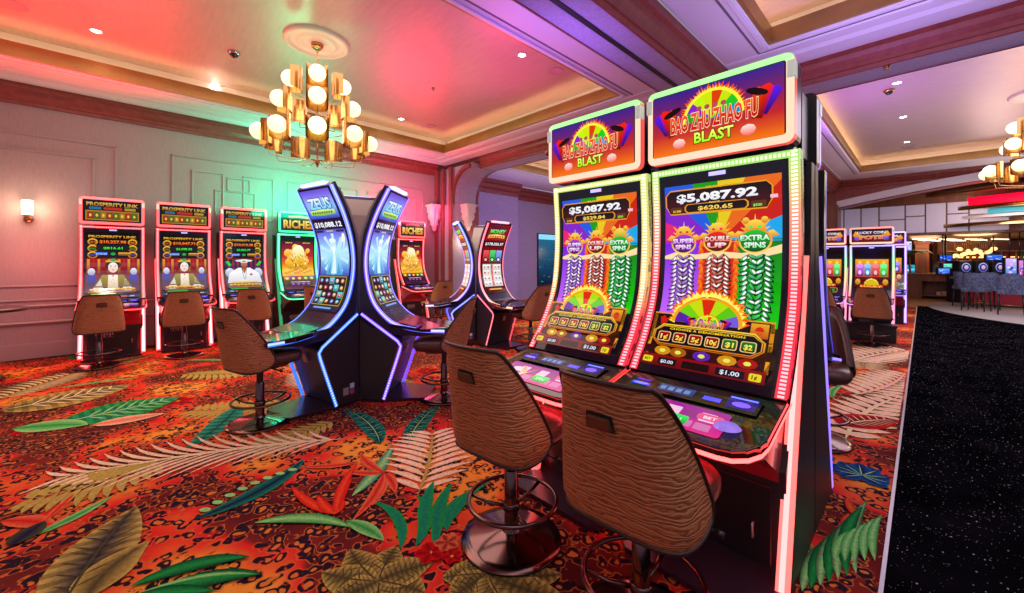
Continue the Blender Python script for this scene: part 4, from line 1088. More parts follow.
    # ---- button deck
    def outline(y0, y1, hw, r=.13, z=0, taper=.0):
        P = [(-hw, y1), (-hw, y0+r)]
        P += [(-hw+r-r*cos(radians(q)), y0+r-r*sin(radians(q))) for q in (22, 45, 68, 90)]
        P += [(hw-r+r*sin(radians(q)), y0+r-r*cos(radians(q))) for q in (0, 22, 45, 68)]
        return P + [(hw, y0+r), (hw, y1)]
    def dz(y): return .822-.10*min(1, max(0, (-.01-y)/.42)) if y < -.01 else .822
    O = outline(-.43, .05, HW)
    m = MB(); n = len(O)
    vs = [(x, y, dz(y)) for x, y in O]+[(x, y+.02*(y < -.2), dz(y)-.045) for x, y in O]
    fs = [[i, (i+1) % n, n+(i+1) % n, n+i] for i in range(n)]+[list(range(n))[::-1], [n+i for i in range(n)]]
    m.add(vs, fs); dk = m.build('button_deck', M_GLOSS, t, bevel=.004)
    I = outline(-.436, .05, HW+.006); m = MB(); q = len(I)
    vs = [(x, y, dz(y)-.022) for x, y in I]+[(x, y, dz(y)-.038) for x, y in I]
    m.add(vs, [[i, i+1, q+i+1, q+i] for i in range(q-1)], 0, rim); m.build('rim_light', M_LED, dk, attr=True)
    def dsurf(x, y, off): return (x, y, dz(y)+.003+off)
    a, H = art_deck(*deck_cols)
    m = MB(); a.mesh_onto(m, lambda x, y, off: dsurf(-.26+.47*x, -.385+y*.49, off)); m.build('touch_panel', M_SCREEN, dk, attr=True)
    a = Art(step=.001); a.rect(-.28, -.185, .28, -.055, (.004,.004,.006)); a.up()
    a.rect(-.13, -.165, .03, -.105, (.05,.10,.30), (.12,.25,.55)); a.rect(.16, -.170, .27, -.075, (.01,.02,.35), (.02,.04,.5)); a.rect(.07, -.155, .14, -.125, (.3,.3,1.4)); a.rect(-.26, -.155, -.17, -.13, (.15,.2,1.2)); a.rect(-.25, -.115, -.18, -.10, (.1,.15,.8)); a.up()
    a.rect(.165, -.095, .265, -.085, (.5,.6,2.0)); a.disc(.215, -.135, .035, .02, (.5,.35,1.6), n=10); a.disc(-.215, -.142, .04, .01, (.6,.5,1.8), n=8)
    for k in range(4): a.rect(-.12+k*.036, -.15, -.095+k*.036, -.12, (.35,.5,.7))
    m = MB(); a.mesh_onto(m, dsurf); m.build('status_display', M_SCREEN, dk, attr=True)
    m = MB(); m.lathe([(0, .012), (.035, .012), (.042, .004), (.048, 0)], .215, -.30, dz(-.30)+.002, 20); m.build('spin_button', mat('spin_blue', (.25, .15, .7), .2, emit=.6, ecol=(.3,.2,.8)), dk)
    if rim[0] > rim[1]*3:
        lo = light('deck_glow', 'AREA', (0, -.22, .66), 9 if scale == 1 and group == G_BAO else 8, (1, .04, .06), (0, -.1, 0), .5, .2); lo.parent = t
    # ---- topper
    r = .035; z0, z1 = 1.895, 1.895+top_h
    def rr(hw, za, zb, r):
        P = []
        for cx, cz, a in ((hw-r, za+r, -90), (hw-r, zb-r, 0), (-hw+r, zb-r, 90), (-hw+r, za+r, 180)):
            for q in (0, 30, 60, 90): P.append((cx+r*cos(radians(a+q)), cz+r*sin(radians(a+q))))
        return P
    m = MB(); m.prism(rr(tw, z0, z1, r), .17, .30, 'y'); m.box(-.28, .30, z0+.03, .28, .52, z1-.05); m.box(-.2, .28, 1.80, .2, .5, 1.95)
    tb = m.build('topper', M_BLACK, t, bevel=.004)
    # illuminated border, in four runs
    m = MB()
    out = rr(tw, z0, z1, r); inn = rr(tw-.030, z0+.036, z1-.032, .012)
    n = len(out); yf = .164
    tc, sc, bc = top_cols
    def cc(p): 
        if p[1] > z1-.02: return tc
        return bc if p[1] < z0+.05 else sc
    for i in range(n):
        j = (i+1) % n
        c1, c2 = cc(out[i]), cc(out[j])
        m.add([(out[i][0], yf+.006, out[i][1]), (out[j][0], yf+.006, out[j][1]), (inn[j][0], yf, inn[j][1]), (inn[i][0], yf, inn[i][1])], [(0, 1, 2, 3)], 0, [c1, c2, c2, c1])
        m.add([(out[i][0]*1.003, yf+.05, out[i][1]), (out[j][0]*1.003, yf+.05, out[j][1]), (out[j][0]*1.003, yf+.006, out[j][1]), (out[i][0]*1.003, yf+.006, out[i][1])], [(0, 1, 2, 3)], 0, [(c_[0]*.8, c_[1]*(.8 if c_[1] > c_[0] else .12), c_[2]*(.3 if c_[1] > c_[0] else .15)) if c_[2] < c_[0]*1.2 else mul(c_, .6) for c_ in (c1, c2, c2, c1)])
    m.build('topper_light', M_LED, tb, attr=True)
    for sg in (-1, 1): m = MB(); m.box(sg*tw-.026 if sg > 0 else -tw-.004, .156, z1-.115, sg*tw+.004 if sg > 0 else -tw+.026, .21, z1-.04); m.build('corner_lens', mat('frosted_lens', (.75, .85, .78), .35, emit=.25, ecol=(.8,1,.85)), tb, bevel=.004)
    a, H = top_art; Wt = 2*(tw-.036); Ht = top_h-.074
    m = MB(); a.mesh_onto(m, lambda x, y, off: (-Wt/2+Wt*x, .163-off, z0+.037+y*Ht/H)); m.build('topper_screen', M_SCREEN, tb, attr=True)
    return t
G_BAO = 'tall twin gaming machines in the foreground'
GRN_ = (.35, 1.0, .18); YG = (.9, 1, .25); PK = (1.5, .05, .10)
TOPC = ((.55, 1.35, .45), (1.15, .80, .58), (1.2, .78, .55))
ab, at_ = art_bao(), art_bao_topper()
bao_r = upright('gaming_machine', 'nearest tall curved slot machine, the right one of the foreground pair', 'slot machine', G_BAO,
    ab, at_, led_col([(0, PK), (.45, PK), (.75, (1.3, .45, .3)), (.92, (.8, 1.0, .3)), (1, (.55, 1.1, .25))]), (2.8, .30, .27), (8.0, .42, .40), TOPC, (-.725, 1.92, 0))
bao_l = upright('gaming_machine', 'tall curved slot machine left of the nearest one, yellow lights down its edge', 'slot machine', G_BAO,
    art_bao('$5,087.92', '$529.84'), art_bao_topper(), led_col([(0, PK), (.25, PK), (.45, (1.4, .8, .3)), (1, (.9, 1.05, .3))]), (2.8, .22, .22), (8.0, .38, .36), TOPC, (-1.445, 1.92, 0))
# machines standing back to back with them
BLU = (.16, .10, 1.6)
for x, lb in ((-.725, 'dark slot machine standing back to back behind the nearest one, seen edge on'), (-1.445, 'slot machine backing onto the left machine of the foreground pair')):
    o = upright('gaming_machine', lb, 'slot machine', None, art_columns([(.5,.1,.8), (.1,.3,.9), (.9,.1,.1), (.1,.8,.2)], 'BAO'), art_bao_topper(),
        led_col([(0, BLU), (1, (.2, .5, 1.2))]), (.45, .3, 2.0), (.5, .4, 4), ((.4,.5,1.5), (.4,.3,1.4), (.4,.3,1.4)), (x, 3.09, 0), pi, top_h=.43, tw=.31) if x == -.725 else copy_tree(o, (x, 3.09, 0), pi, lb)
# left wall row: faces +x
REDL = (1.7, .03, .05); RT = ((5.0, .35, .35), (4.0, .25, .26), (4.0, .25, .26))
G_W = 'row of slot machines along the left wall'
XF = -8.10
SP = .815
wl = []
art0 = (art_prosperity(0, '$10,227.98', '$816.61'), art_prosperity(0, '$10,047.71', '$6,098.30'), art_prosperity(1, '$10,010.38', '$6,862.77'))
labs = ('red-lit slot machine nearest the wall lamp, leftmost of the wall row', 'red-lit slot machine in the middle of the three matching ones on the left wall', 'red-lit slot machine showing a person in a white robe')
for i in range(3):
    wl.append(upright('gaming_machine', labs[i], 'slot machine', G_W, art0[i], art_prosperity_top(), led_col([(0, REDL), (1, REDL)]), (8.0, .40, .45), (6.0, .20, .22), RT, (XF, -.08+SP*i, 0), pi/2, ((.30,.05,.12), (.15,.03,.15)), .385))
GL = (.02, 1.5, .45)
riches = upright('gaming_machine', 'green-lit slot machine with a golden screen in the left wall row', 'slot machine', G_W, art_riches(), art_riches_top(), led_col([(0, GL), (1, GL)]), (.02, .35, .12), (.3, 3, 1.2), ((.5,2.6,1.3), (.1,1.9,.8), (.1,1.9,.8)), (XF, 2.42, 0), pi/2, ((.05,.25,.15), (.03,.1,.1)), .39, dash=(1.1, 1.3))
upright('gaming_machine', 'red-lit slot machine with a golden screen, beside the pier', 'slot machine', G_W, art_riches(), art_riches_top(), led_col([(0, REDL), (1, REDL)]), (1.6, .12, .12), (3.5, .4, .4), RT, (XF, 4.85, 0), pi/2, ((.30,.05,.12), (.15,.03,.15)), .39, dash=(1.1, 1.3))
# middle distance bank on the right, facing the camera
MX = ((1.8, .5, .4), (1.1, .5, 1.6), (1.5, .8, .5))
g = upright('gaming_machine', 'multicoloured slot machine at the right end of the middle-distance bank', 'slot machine', 'slot machines of the middle-distance bank', art_columns([(.5,.15,.8), (.15,.4,.9), (.9,.08,.12), (.05,.75,.15)], 'LUCKY'), art_columns_top('LUCKY COIN', 'POTS'),
    led_col([(0, (1.2,.15,.3)), (.4, (1,.8,.3)), (.7, (.4,1,.5)), (1, (.6,.4,1.2))]), (1.3, .4, .7), (1.5, .5, 1.5), MX, (-.645, 9.45, 0), 0, top_h=.34, scale=.88)
for c_ in list(g.children):
    if c_.name.startswith('foot_plate'): bpy.data.objects.remove(c_)
copy_tree(g, (-1.29, 9.45, 0), 0, 'multicoloured slot machine left of the end one in the middle-distance bank')
copy_tree(g, (-1.935, 9.45, 0), 0, 'multicoloured slot machine third from the right end of the middle-distance bank')
V = (.5, .3, 1.8)
g2 = upright('gaming_machine', 'violet-lit slot machine behind the right end of the middle-distance bank', 'slot machine', None, art_columns([(.2,.3,.9), (.5,.7,1), (.3,.2,.9)], 'ICE'), art_columns_top('WINTER', 'WINS'),
    led_col([(0, V), (1, (.8,.5,1.8))]), (.9, .5, 2.2), (.6, .4, 2.5), ((1.2,.9,2), (1.0,.6,2.0), (1.0,.6,2.0)), (-.56, 12.2, 0), 0, top_h=.34, scale=.9)
# dark plinth the middle bank stands on
m = MB(); m.box(-2.28, 9.17, 0, -.31, 9.40, .27); m.box(-2.30, 9.15, .25, -.29, 9.42, .29); tag(m.build('machine_plinth', M_BLACKM, bevel=.008), 'long black plinth along the foot of the middle-distance slot machines', 'plinth')

# ================================================================ curved-screen machines in pods of three
CUR = [(-.22, .875), (-.135, 1.00), (-.085, 1.18), (-.07, 1.38), (-.10, 1.60), (-.18, 1.83), (-.30, 2.07)]
PHW = .285
def curve_machine(name, label, loc, heading, art, lead, chev, group, deck=((.10,.55,.45), (.35,.3,.5)), zk=1.0):
    t = thing(name, label, 'slot machine', loc, heading_rot(heading), group, zk)
    front = [(-.86, .705), (-.60, .712), (-.36, .765)] + CUR
    sp = smooth_path(front)
    bk = [(-.25, 2.11), (-.125, 1.88), (-.04, 1.62), (-.01, 1.40), (.0, .80), (-.12, .72), (-.35, .655), (-.60, .64), (-.84, .672)]
    m = MB(); m.prism(sp+[(-.275, 2.10)]+smooth_path(bk[:5], 3)+bk[5:], -PHW, PHW, 'x'); sh = m.build('curved_shell', mat('indigo_plastic', (.012, .012, .05), .22, coat=.3), t, bevel=.005)
    # lower cabinet with the knee, side faces black
    m = MB(); m.prism([(0, .022), (0, .84), (-.02, .83), (-.386, .56), (-.215, .022)], -PHW, PHW, 'x'); lc = m.build('lower_cabinet', M_BLACKM, t, bevel=.006)
    m = MB(); m.prism([(-.28, -.16), (-.20, -.62), (-.16, -.64), (.16, -.64), (.20, -.62), (.28, -.16), (.27, .0), (-.27, 0)], .0, .022, 'z'); m.build('base_plate', mat('plate_black', (.03, .015, .03), .25), t, bevel=.004)
    # chevron of light along both side edges of the lower cabinet
    for sg in (-1, 1):
        x = sg*(PHW+.003); m = MB()
        P = smooth_path([(-.0, .835), (-.20, .69), (-.36, .575)], 4)+smooth_path([(-.385, .54), (-.34, .40), (-.215, .03)], 4)
        P = offset_path(P, -.010); Q = offset_path(P, -.032); core = offset_path(P, -.008); core2 = offset_path(P, -.024)
        for i in range(len(P)-1):
            m.add([(x, *P[i]), (x, *P[i+1]), (x, *Q[i+1]), (x, *Q[i])], [(0, 1, 2, 3)], 0, mul(chev, .9))
        for i in range(len(P)-1):
            for k in range(4):
                def lp(A_, B_, f): return (A_[0]+(B_[0]-A_[0])*f, A_[1]+(B_[1]-A_[1])*f)
                f0, f1 = (k+.15)/4, (k+.85)/4
                m.add([(x+sg*.002, *lp(core[i], core[i+1], f0)), (x+sg*.002, *lp(core[i], core[i+1], f1)), (x+sg*.002, *lp(core2[i], core2[i+1], f1)), (x+sg*.002, *lp(core2[i], core2[i+1], f0))], [(0, 1, 2, 3)], 0, white_of(chev, .5, 1.5))
        m.build('chevron_light', M_LED, lc, attr=True)
    m = MB(); m.box(.10, -.35, .44, .17, -.345, .50) ; 
    m = MB(); m.box(.245, -.310, .40, .27, -.20, .44) if False else m.prism([(-.365, .42), (-.372, .42), (-.395, .50), (-.387, .50)], -.03, .03, 'x'); m.build('door_lock', M_GREY, lc)
    m = MB(); m.box(PHW, -.10, .10, PHW+.004, -.055, .20, 0); m.box(PHW, -.17, .10, PHW+.004, -.115, .17, 1); 
    m.box(PHW, -.10, .155, PHW+.005, -.055, .20, 2); m.box(PHW, -.10, .10, PHW+.005, -.055, .13, 3)
    m.build('sticker', [mat('label_blue', (.05, .15, .6), .5), mat('label_grey', (.35, .30, .30), .5), mat('label_white', (.7, .7, .8), .5), mat('label_red', (.7, .05, .05), .5)], lc)
    # screen
    surf, L, cuts = profile_surf(CUR, -.242, .242)
    a, H = art; k = (L-.03)/H; gz = 1.35
    m = MB(); m.grid(lambda u, v: surf(-.03+1.06*u, L*v, .002), 2, 28, 0, BLK)
    a.mesh_onto(m, lambda x, y, off: surf(x, .01+y*k, .005+off), [(c-.01)/k for c in cuts], gam=gz); m.build('screen', M_SCREEN, sh, attr=True)
    # light edges: run down both sides of the screen, round under the deck
    fs, FL, _ = profile_surf(front, 0, 1)
    for sg in (-1, 1):
        m = MB(); x0 = sg*(PHW-.030); x1 = sg*(PHW+.004)
        if sg < 0: xa, xb = x1, x0
        else: xa, xb = x0, x1
        if sg < 0: xb = x1+.014
        else: xa = x1-.014
        m.grid(lambda u, v: fs(xa+(xb-xa)*u, .30+(FL-.30)*v, .006), 1, 40, 0, lambda u, v: white_of(lead(v), .12, 1.5))
        m.grid(lambda u, v: (x1, *offset_path_pt(fs, .02+(FL-.02)*v, .004-.034*u)), 4, 44, 0, lambda u, v: mul(white_of(lead(v), .75, 1.15), 1) if .1 < u < .6 else mul(lead(v), .75))
        m.build('edge_light', M_LED, sh, attr=True)
    m = MB(); m.box(-.20, -.315, 2.085, .20, -.265, 2.115, c=white_of(lead(1), .7, 1.6)); m.build('crown_light', M_LED, sh, attr=True)
    # deck
    O = [(-.30, -.30), (-.30, -.62), (-.28, -.78), (-.20, -.88), (.20, -.88), (.28, -.78), (.30, -.62), (.30, -.30)]
    m = MB(); m.prism(O, 0, .028, 'z'); m.v = [(x, y, z+.685+(.05*max(0, (y+.62)/.32))) for x, y, z in m.v]
    dk = m.build('button_deck', M_GLOSS, t, bevel=.004)
    a, H = art_deck(*deck); a.step = .0005
    m = MB(); a.mesh_onto(m, lambda x, y, off: (-.24+.48*x, -.84+y*.62, .716+off+.05*max(0, (-.84+y*.62+.62)/.32))); m.build('touch_panel', M_SCREEN, dk, attr=True)
    a = Art(step=.001); s2, L2, _ = profile_surf([(-.62, .712), (-.36, .765), (-.20, .875)], 0, 1)
    a.rect(-.26, .03, .26, .26, (.03,.004,.006), (.06,.01,.01)); a.up()
    for x, y, w, h, c in ((-.2, .06, .07, .03, (.3,.5,1.8)), (-.08, .08, .12, .06, (.1,.1,.3)), (.10, .06, .07, .03, (.3,.5,1.8)), (.12, .12, .09, .04, (.3,.5,1.8)), (-.22, .14, .09, .03, (.2,.3,1.2))): a.rect(x, y, x+w, y+h, c)
    m = MB(); a.mesh_onto(m, lambda x, y, off: s2(x, y, .010+off)); m.build('control_panel', M_SCREEN, sh, attr=True)
    # plain grey rear cover
    m = MB(); P = [(-.20, 2.07), (-.09, 1.88), (.002, 1.62), (.02, 1.40), (.02, .86), (.0, .86), (-.005, 1.40), (-.025, 1.62), (-.11, 1.87), (-.22, 2.06)]
    m.prism(P, -.27, .27, 'x'); bc = m.build('rear_cover', M_GREY, t, bevel=.004)
    m = MB()
    for z in (1.0, 1.3): m.box(-.26, .015, z, .26, .024, z+.006)
    m.lathe([(0, .006), (.012, .004), (.014, 0)], 0, 0, 0, 8); m.v = m.v[:16] + [(x, .02+z, 1.45+y) for x, y, z in m.v[16:]]
    m.build('cover_seam', M_DARK, bc)
    return t
def offset_path_pt(fs, t, off):
    p = fs(0, t, off); return (p[1], p[2])
def pod_origin(C, hd, d): h = radians(hd); return (C[0]+d*sin(h), C[1]+d*cos(h), 0)
DP = PHW/math.tan(radians(60))+.004
C1 = (-3.82-.358*.951, 1.66+.358*.309)
BL1 = led_col([(0, (.08, .35, 1.8)), (.5, (.06, .16, 1.8)), (1, (.25, .35, 1.6))]); VI1 = led_col([(0, (.35, .30, 2.0)), (.5, (.26, .07, 2.0)), (1, (.30, .15, 1.9))])
GP1 = 'three curved machines back to back around a blue-lit pod'
curve_machine('gaming_machine', 'left curved slot machine titled ZEUS with a blue light edge', pod_origin(C1, 168, DP), 168, art_zeus(), BL1, (.06, .30, 1.9), GP1)
curve_machine('gaming_machine', 'right curved slot machine titled ZEUS with a violet light edge', pod_origin(C1, 48, DP), 48, art_zeus(), VI1, (.30, .12, 2.0), GP1)
curve_machine('gaming_machine', 'curved slot machine of the near pod seen from behind, plain grey back', pod_origin(C1, 288, DP), 288, art_zeus(), BL1, (.1, .3, 1.8), GP1)
C2 = (-5.05-.358*.602, 4.13+.358*.799)
GP2 = 'curved machines of the far pod near the pier'
RB = led_col([(0, (1.6, .8, .5)), (.4, (1.6, .3, .4)), (1, (1.6, .05, .2))]); BB = led_col([(0, (1.2, .9, 1.0)), (.4, (.4, .2, 1.8)), (1, (.1, .3, 2.0))])
curve_machine('gaming_machine', 'curved slot machine of the far pod with green title lettering and white reels', pod_origin(C2, 87, DP), 87, art_link(), RB, (1.4, .12, .2), GP2, ((.2,.05,.2), (.1,.02,.2)), zk=.95)
curve_machine('gaming_machine', 'curved slot machine of the far pod seen edge on with a blue light arc', pod_origin(C2, 207, DP), 207, art_link(), BB, (.2, .25, 1.8), GP2, ((.2,.05,.2), (.1,.02,.2)), zk=.95)
curve_machine('gaming_machine', 'curved slot machine on the hidden side of the far pod', pod_origin(C2, 327, DP), 327, art_link(), RB, (1.2, .3, .5), GP2, ((.2,.05,.2), (.1,.02,.2)), zk=.95)

# ================================================================ casino chairs
def leather(name, col, col2, scale=26, b=.55):
    m = bpy.data.materials.new(name); nt, bs = nodes_of(m); N = nt.nodes.new; L = nt.links.new
    tc = N('ShaderNodeTexCoord'); mp = N('ShaderNodeMapping'); mp.inputs['Scale'].default_value = (1, 1, 3.2)
    L(tc.outputs['Object'], mp.inputs[0])
    w = N('ShaderNodeTexNoise'); w.inputs['Scale'].default_value = 7; L(mp.outputs[0], w.inputs['Vector'])
    wv = N('ShaderNodeTexWave'); wv.bands_direction = 'Z'; wv.inputs['Scale'].default_value = 6; wv.inputs['Distortion'].default_value = 11; wv.inputs['Detail'].default_value = 3; wv.inputs['Detail Scale'].default_value = 1.8
    L(mp.outputs[0], wv.inputs['Vector'])
    r = N('ShaderNodeValToRGB'); r.color_ramp.elements[0].position = .02; r.color_ramp.elements[0].color = (*col2, 1); r.color_ramp.elements[1].position = .22; r.color_ramp.elements[1].color = (*col, 1)
    L(wv.outputs[0], r.inputs[0]); L(r.outputs[0], bs.inputs['Base Color'])
    bp = N('ShaderNodeBump'); bp.inputs['Strength'].default_value = b; bp.inputs['Distance'].default_value = .006
    L(wv.outputs[0], bp.inputs['Height']); L(bp.outputs[0], bs.inputs['Normal'])
    bs.inputs['Roughness'].default_value = .42
    return m
M_HIDE = leather('wrinkled_brown_leather', (.50, .19, .075), (.26, .085, .03))
M_SEAT = mat('smooth_brown_leather', (.10, .035, .025), .32, bump=.08, bscale=60)
M_PIPE = mat('dark_piping', (.035, .015, .012), .4)
def make_chair(name, label, loc, face, group):
    """face = heading (degrees from +y, clockwise) the sitter looks toward"""
    t = thing(name, label, 'chair', loc, radians(-face), group)      # local +y is forward
    m = MB(); m.lathe([(.001, .045), (.04, .045), (.10, .030), (.20, .016), (.245, .008), (.25, 0), (.001, 0)], seg=48); m.build('base', M_DCHROME, t)
    m = MB(); m.lathe([(.034, .03), (.034, .34), (.030, .345), (.001, .345)], seg=20); m.lathe([(.045, .045), (.036, .06)], seg=20); m.build('pole', M_DCHROME, t)
    m = MB(); m.lathe([(.026, .34), (.026, .47)], seg=16); m.build('gas_lift', M_BLACK, t)
    m = MB(); R_ = .218; m.tube([(R_*cos(2*pi*k/36), R_*sin(2*pi*k/36)+.01, .19) for k in range(36)], .0105, 8, closed=True)
    for k in range(3):
        a = radians(90+k*120); m.tube([(.03*cos(a), .03*sin(a), .155), (.12*cos(a), .12*sin(a)+.003, .160), (R_*cos(a), R_*sin(a)+.01, .187)], .009, 8)
    m.lathe([(.036, .14), (.042, .145), (.042, .175), (.036, .18)], seg=18); m.build('foot_ring', M_DCHROME, t)
    # seat cushion
    m = MB()
    def seat(u, v):
        a = 2*pi*u; k = [(.0, .485), (.17, .485), (.215, .50), (.235, .53), (.235, .565), (.215, .590), (.16, .602), (.0, .608)][int(round(v*7))]
        c, s_ = cos(a), sin(a); e = 4.0; q = (abs(c)**e+abs(s_)**e)**(-1/e)
        return (k[0]*q*c*.98, k[0]*q*s_*1.0+.055, k[1])
    m.grid(seat, 40, 7); st = m.build('seat', M_SEAT, t)
    m = MB(); m.box(-.14, -.12, .465, .14, .16, .487); m.tube([(.10, 0, .475), (.20, .02, .472), (.25, .03, .466)], .006, 6); m.build('seat_plate', M_BLACK, st)
    m = MB(); m.tube([(.25, .03, .466), (.275, .032, .462)], .011, 8); m.build('lift_lever', M_BLACK, st)
    # wrap-round back shell: arc about the seat, tall behind, sloping down along the sides
    HA = radians(82)
    def top(a):
        s = abs(a)/HA
        q = max(0, s-.50)/.50
        return 1.0-.40*(sqrt(q*q+.012)-.1095)/.896-.02*max(0,s-.3)
    def bot(a): return .478+.07*(abs(a)/HA)**7
    def shell(a, v, inner):
        z0, z1 = bot(a), top(a); z = z0+(z1-z0)*v
        lean = .095*max(0, z-.55)/.43; tuck = .014*max(0, (.56-z)/.07)**2
        R_ = .258-inner-tuck; e = 4.6
        c, s_ = cos(a), sin(a); q = (abs(c)**e+abs(s_)**e)**(-1/e)
        wide = 1-.20*max(0, (z-.50)/.48)
        return (R_*q*s_*wide, -R_*q*c*1.0-lean*max(0, c)+.03, z)
    nu, nv = 36, 12
    m = MB()
    m.grid(lambda u, v: shell(HA*(1-2*u), v, 0), nu, nv, 0)
    bs = m.build('backrest', M_HIDE, t)
    m = MB(); m.grid(lambda u, v: shell(HA*(2*u-1), v, .042 if 0 < v < 1 else .0), nu, nv, 0); m.build('back_lining', M_SEAT, bs)
    path = [shell(HA*(1-2*k/40), 0, 0) for k in range(41)]+[shell(-HA, v/6, 0) for v in range(1, 6)]+[shell(-HA+2*HA*k/40, 1, 0) for k in range(41)]+[shell(HA, 1-v/6, 0) for v in range(1, 6)]
    m = MB(); m.tube(path, .0085, 6, closed=True); m.build('piping', M_PIPE, bs)
    # pull handle: a slot with a brass-brown grip
    def hp(x, z, d):
        a = math.asin(max(-1, min(1, x/.24)))*.8; v = (z-bot(a))/(top(a)-bot(a)); p = shell(a, v, 0); return (x, p[1]-d, z)
    m = MB(); N_ = 8
    P = [(-.046, -.020), (.046, -.020), (.038, .019), (-.038, .019)]
    m.add([hp(x, .865+z, .003) for x, z in [(-.054, -.028), (.054, -.028), (.046, .028), (-.046, .028)]], [(0, 1, 2, 3)], 1)
    f_ = [hp(x, .865+z, .004) for x, z in P]; g_ = [(p[0]*.92, p[1]-.017, p[2]+.002) for p in f_]
    m.add(f_+g_, [(4, 5, 6, 7), (0, 1, 5, 4), (1, 2, 6, 5), (2, 3, 7, 6), (3, 0, 4, 7)], 0)
    m.build('pull_handle', [mat('handle_bronze', (.16, .08, .04), .35, .5), M_DARK], bs, bevel=.004)
    return t
ch = make_chair('casino_chair', 'brown leather casino chair nearest the camera, in front of the nearest slot machine', (-.735, 1.39, 0), -3, 'brown leather swivel chairs')
GC = 'brown leather swivel chairs'
def chair(x, y, face, label, sc=1.0): return copy_tree(ch, (x, y, 0), radians(-face), label, GC, scale=sc)
chair(-1.43, 1.39, -4, 'brown leather casino chair left of the nearest one, its whole round base in view')
chair(-3.95, .85, 345, 'brown leather casino chair at the ZEUS machine with blue lights')
chair(-3.38, 2.34, 224, 'brown leather casino chair facing the ZEUS machine with violet lights, seen from its side')
chair(-7.50, -.20, 264, 'brown leather casino chair at the leftmost red slot machine of the wall row', .94)
chair(-7.46, .66, 276, 'brown leather casino chair at the middle red slot machine of the wall row', .94)
chair(-7.40, 1.52, 290, 'brown leather casino chair at the machine showing a person in a white robe', .94)
chair(-7.30, 2.50, 318, 'brown leather casino chair at the green-lit slot machine, lit red on its seat', .94)
chair(-7.28, 4.95, 285, 'brown leather casino chair at the red-lit slot machine beside the pier', .94)
chair(-4.25, 4.55, 262, 'violet-tinted casino chair at the red curved machine of the far pod')
chair(-4.9, 5.9, 200, 'casino chair half hidden beyond the far pod')
chair(-.58, 8.75, 0, 'brown leather casino chair in front of the end machine of the middle-distance bank', .94)
chair(-1.25, 8.75, 4, 'brown leather casino chair second from the end of the middle-distance bank', .94)
chair(-.60, 3.84, 170, 'violet-lit casino chair on the far side of the foreground machines')
# ================================================================ fittings
M_GLOBE = mat('lit_globe', (1, .82, .55), .4, emit=1.7, ecol=(1, .74, .36))
M_MED = mat('plaster_rose', (.72, .62, .55), .5)
def chandelier(label, loc):
    t = thing('chandelier', label, 'chandelier', loc, 0, 'brass globe chandeliers')     # loc = ceiling point
    m = MB(); m.lathe([(0, -.06), (.05, -.06), (.07, -.04), (.075, 0), (.001, 0)], seg=24); m.build('canopy', M_BRASS, t)
    m = MB()
    for k in range(6):
        m.tube([(.016*cos(2*pi*j/10)*(1 if k % 2 else 0), .016*cos(2*pi*j/10)*(0 if k % 2 else 1), -.085-k*.036+.026*sin(2*pi*j/10)) for j in range(10)], .0035, 5, closed=True)
    m.build('chain', M_BRASS, t)
    m = MB(); m.tube([(0, 0, -.28), (0, 0, -1.50)], .012, 10); m.lathe([(.001, -1.60), (.02, -1.56), (.03, -1.52), (.012, -1.48)], seg=14); m.lathe([(.012, -.26), (.03, -.28), (.03, -.30), (.012, -.32)], seg=14); m.build('stem', M_BRASS, t)
    for n, R_, z, off in ((4, .29, -.50, 0), (5, .42, -.82, 0), (9, .62, -1.24, 0)):
        zt = z-.18 if n < 9 else -1.48
        for k in range(n):
            a = radians(off-18.4+360*k/n); c, s_ = cos(a), sin(a)
            m = MB(); m.tube([(0, 0, zt-.02), (R_*.4*c, R_*.4*s_, zt-.05), (R_*.85*c, R_*.85*s_, zt-.02), ((R_-.06)*c, (R_-.06)*s_, zt+.10), ((R_-.06)*c, (R_-.06)*s_, z-.02)], .005, 6)
            arm = m.build('arm', M_BRASS, t)
            m = MB(); rs = .122
            # half-round brass sheet behind the globe, top and bottom cut on a slant
            def sh(u, v, rs=rs, c=c, s_=s_, a=a, z=z, R_=R_):
                b = a+pi+radians(-96+192*u); h = .150*(1-.16*abs(2*u-1)**2)
                return (R_*c+rs*cos(b), R_*s_+rs*sin(b), z+.0-h+2*h*v)
            m.grid(sh, 14, 1); m.grid(lambda u, v: sh(1-u, v, rs=rs-.006), 14, 1)
            m.build('shade', M_BRASS, arm)
            m = MB(); g = .099; m.lathe([(max(.0005, g*sin(pi*j/10)), -g*cos(pi*j/10)) for j in range(11)], R_*c+.02*c, R_*s_+.02*s_, z, 18); m.build('globe', M_GLOBE, arm)
    m = MB(); m.tube([(.60*cos(2*pi*k/40), .60*sin(2*pi*k/40), -1.33) for k in range(40)], .005, 5, closed=True) if False else None; m.tube([(.33*cos(2*pi*k/30), .33*sin(2*pi*k/30), -1.10) for k in range(30)], .004, 5, closed=True); m.build('hoop', M_BRASS, t)
    return t
def medallion(x, y, label):
    m = MB(); m.lathe([(.001, -.03), (.08, -.03), (.09, -.018), (.17, -.018), (.185, -.032), (.23, -.032), (.24, -.02), (.32, -.022), (.335, -.045), (.36, -.045), (.385, -.03), (.39, 0)], x, y, ZC, 48)
    tag(m.build('ceiling_medallion', M_MED), label, 'ceiling rose', 'round plaster ceiling roses')
chd = chandelier('brass chandelier with three tiers of glowing globes under the red and green ceiling', (-5.47, 1.82, ZC-.03))
copy_tree(chd, (1.42, 11.1, ZC-.03), .35, 'brass globe chandelier at the right edge over the black floor', 'brass globe chandeliers')
medallion(-5.47, 1.82, 'round white ceiling rose above the left chandelier'); medallion(1.42, 11.1, 'round white ceiling rose above the right-hand chandelier')
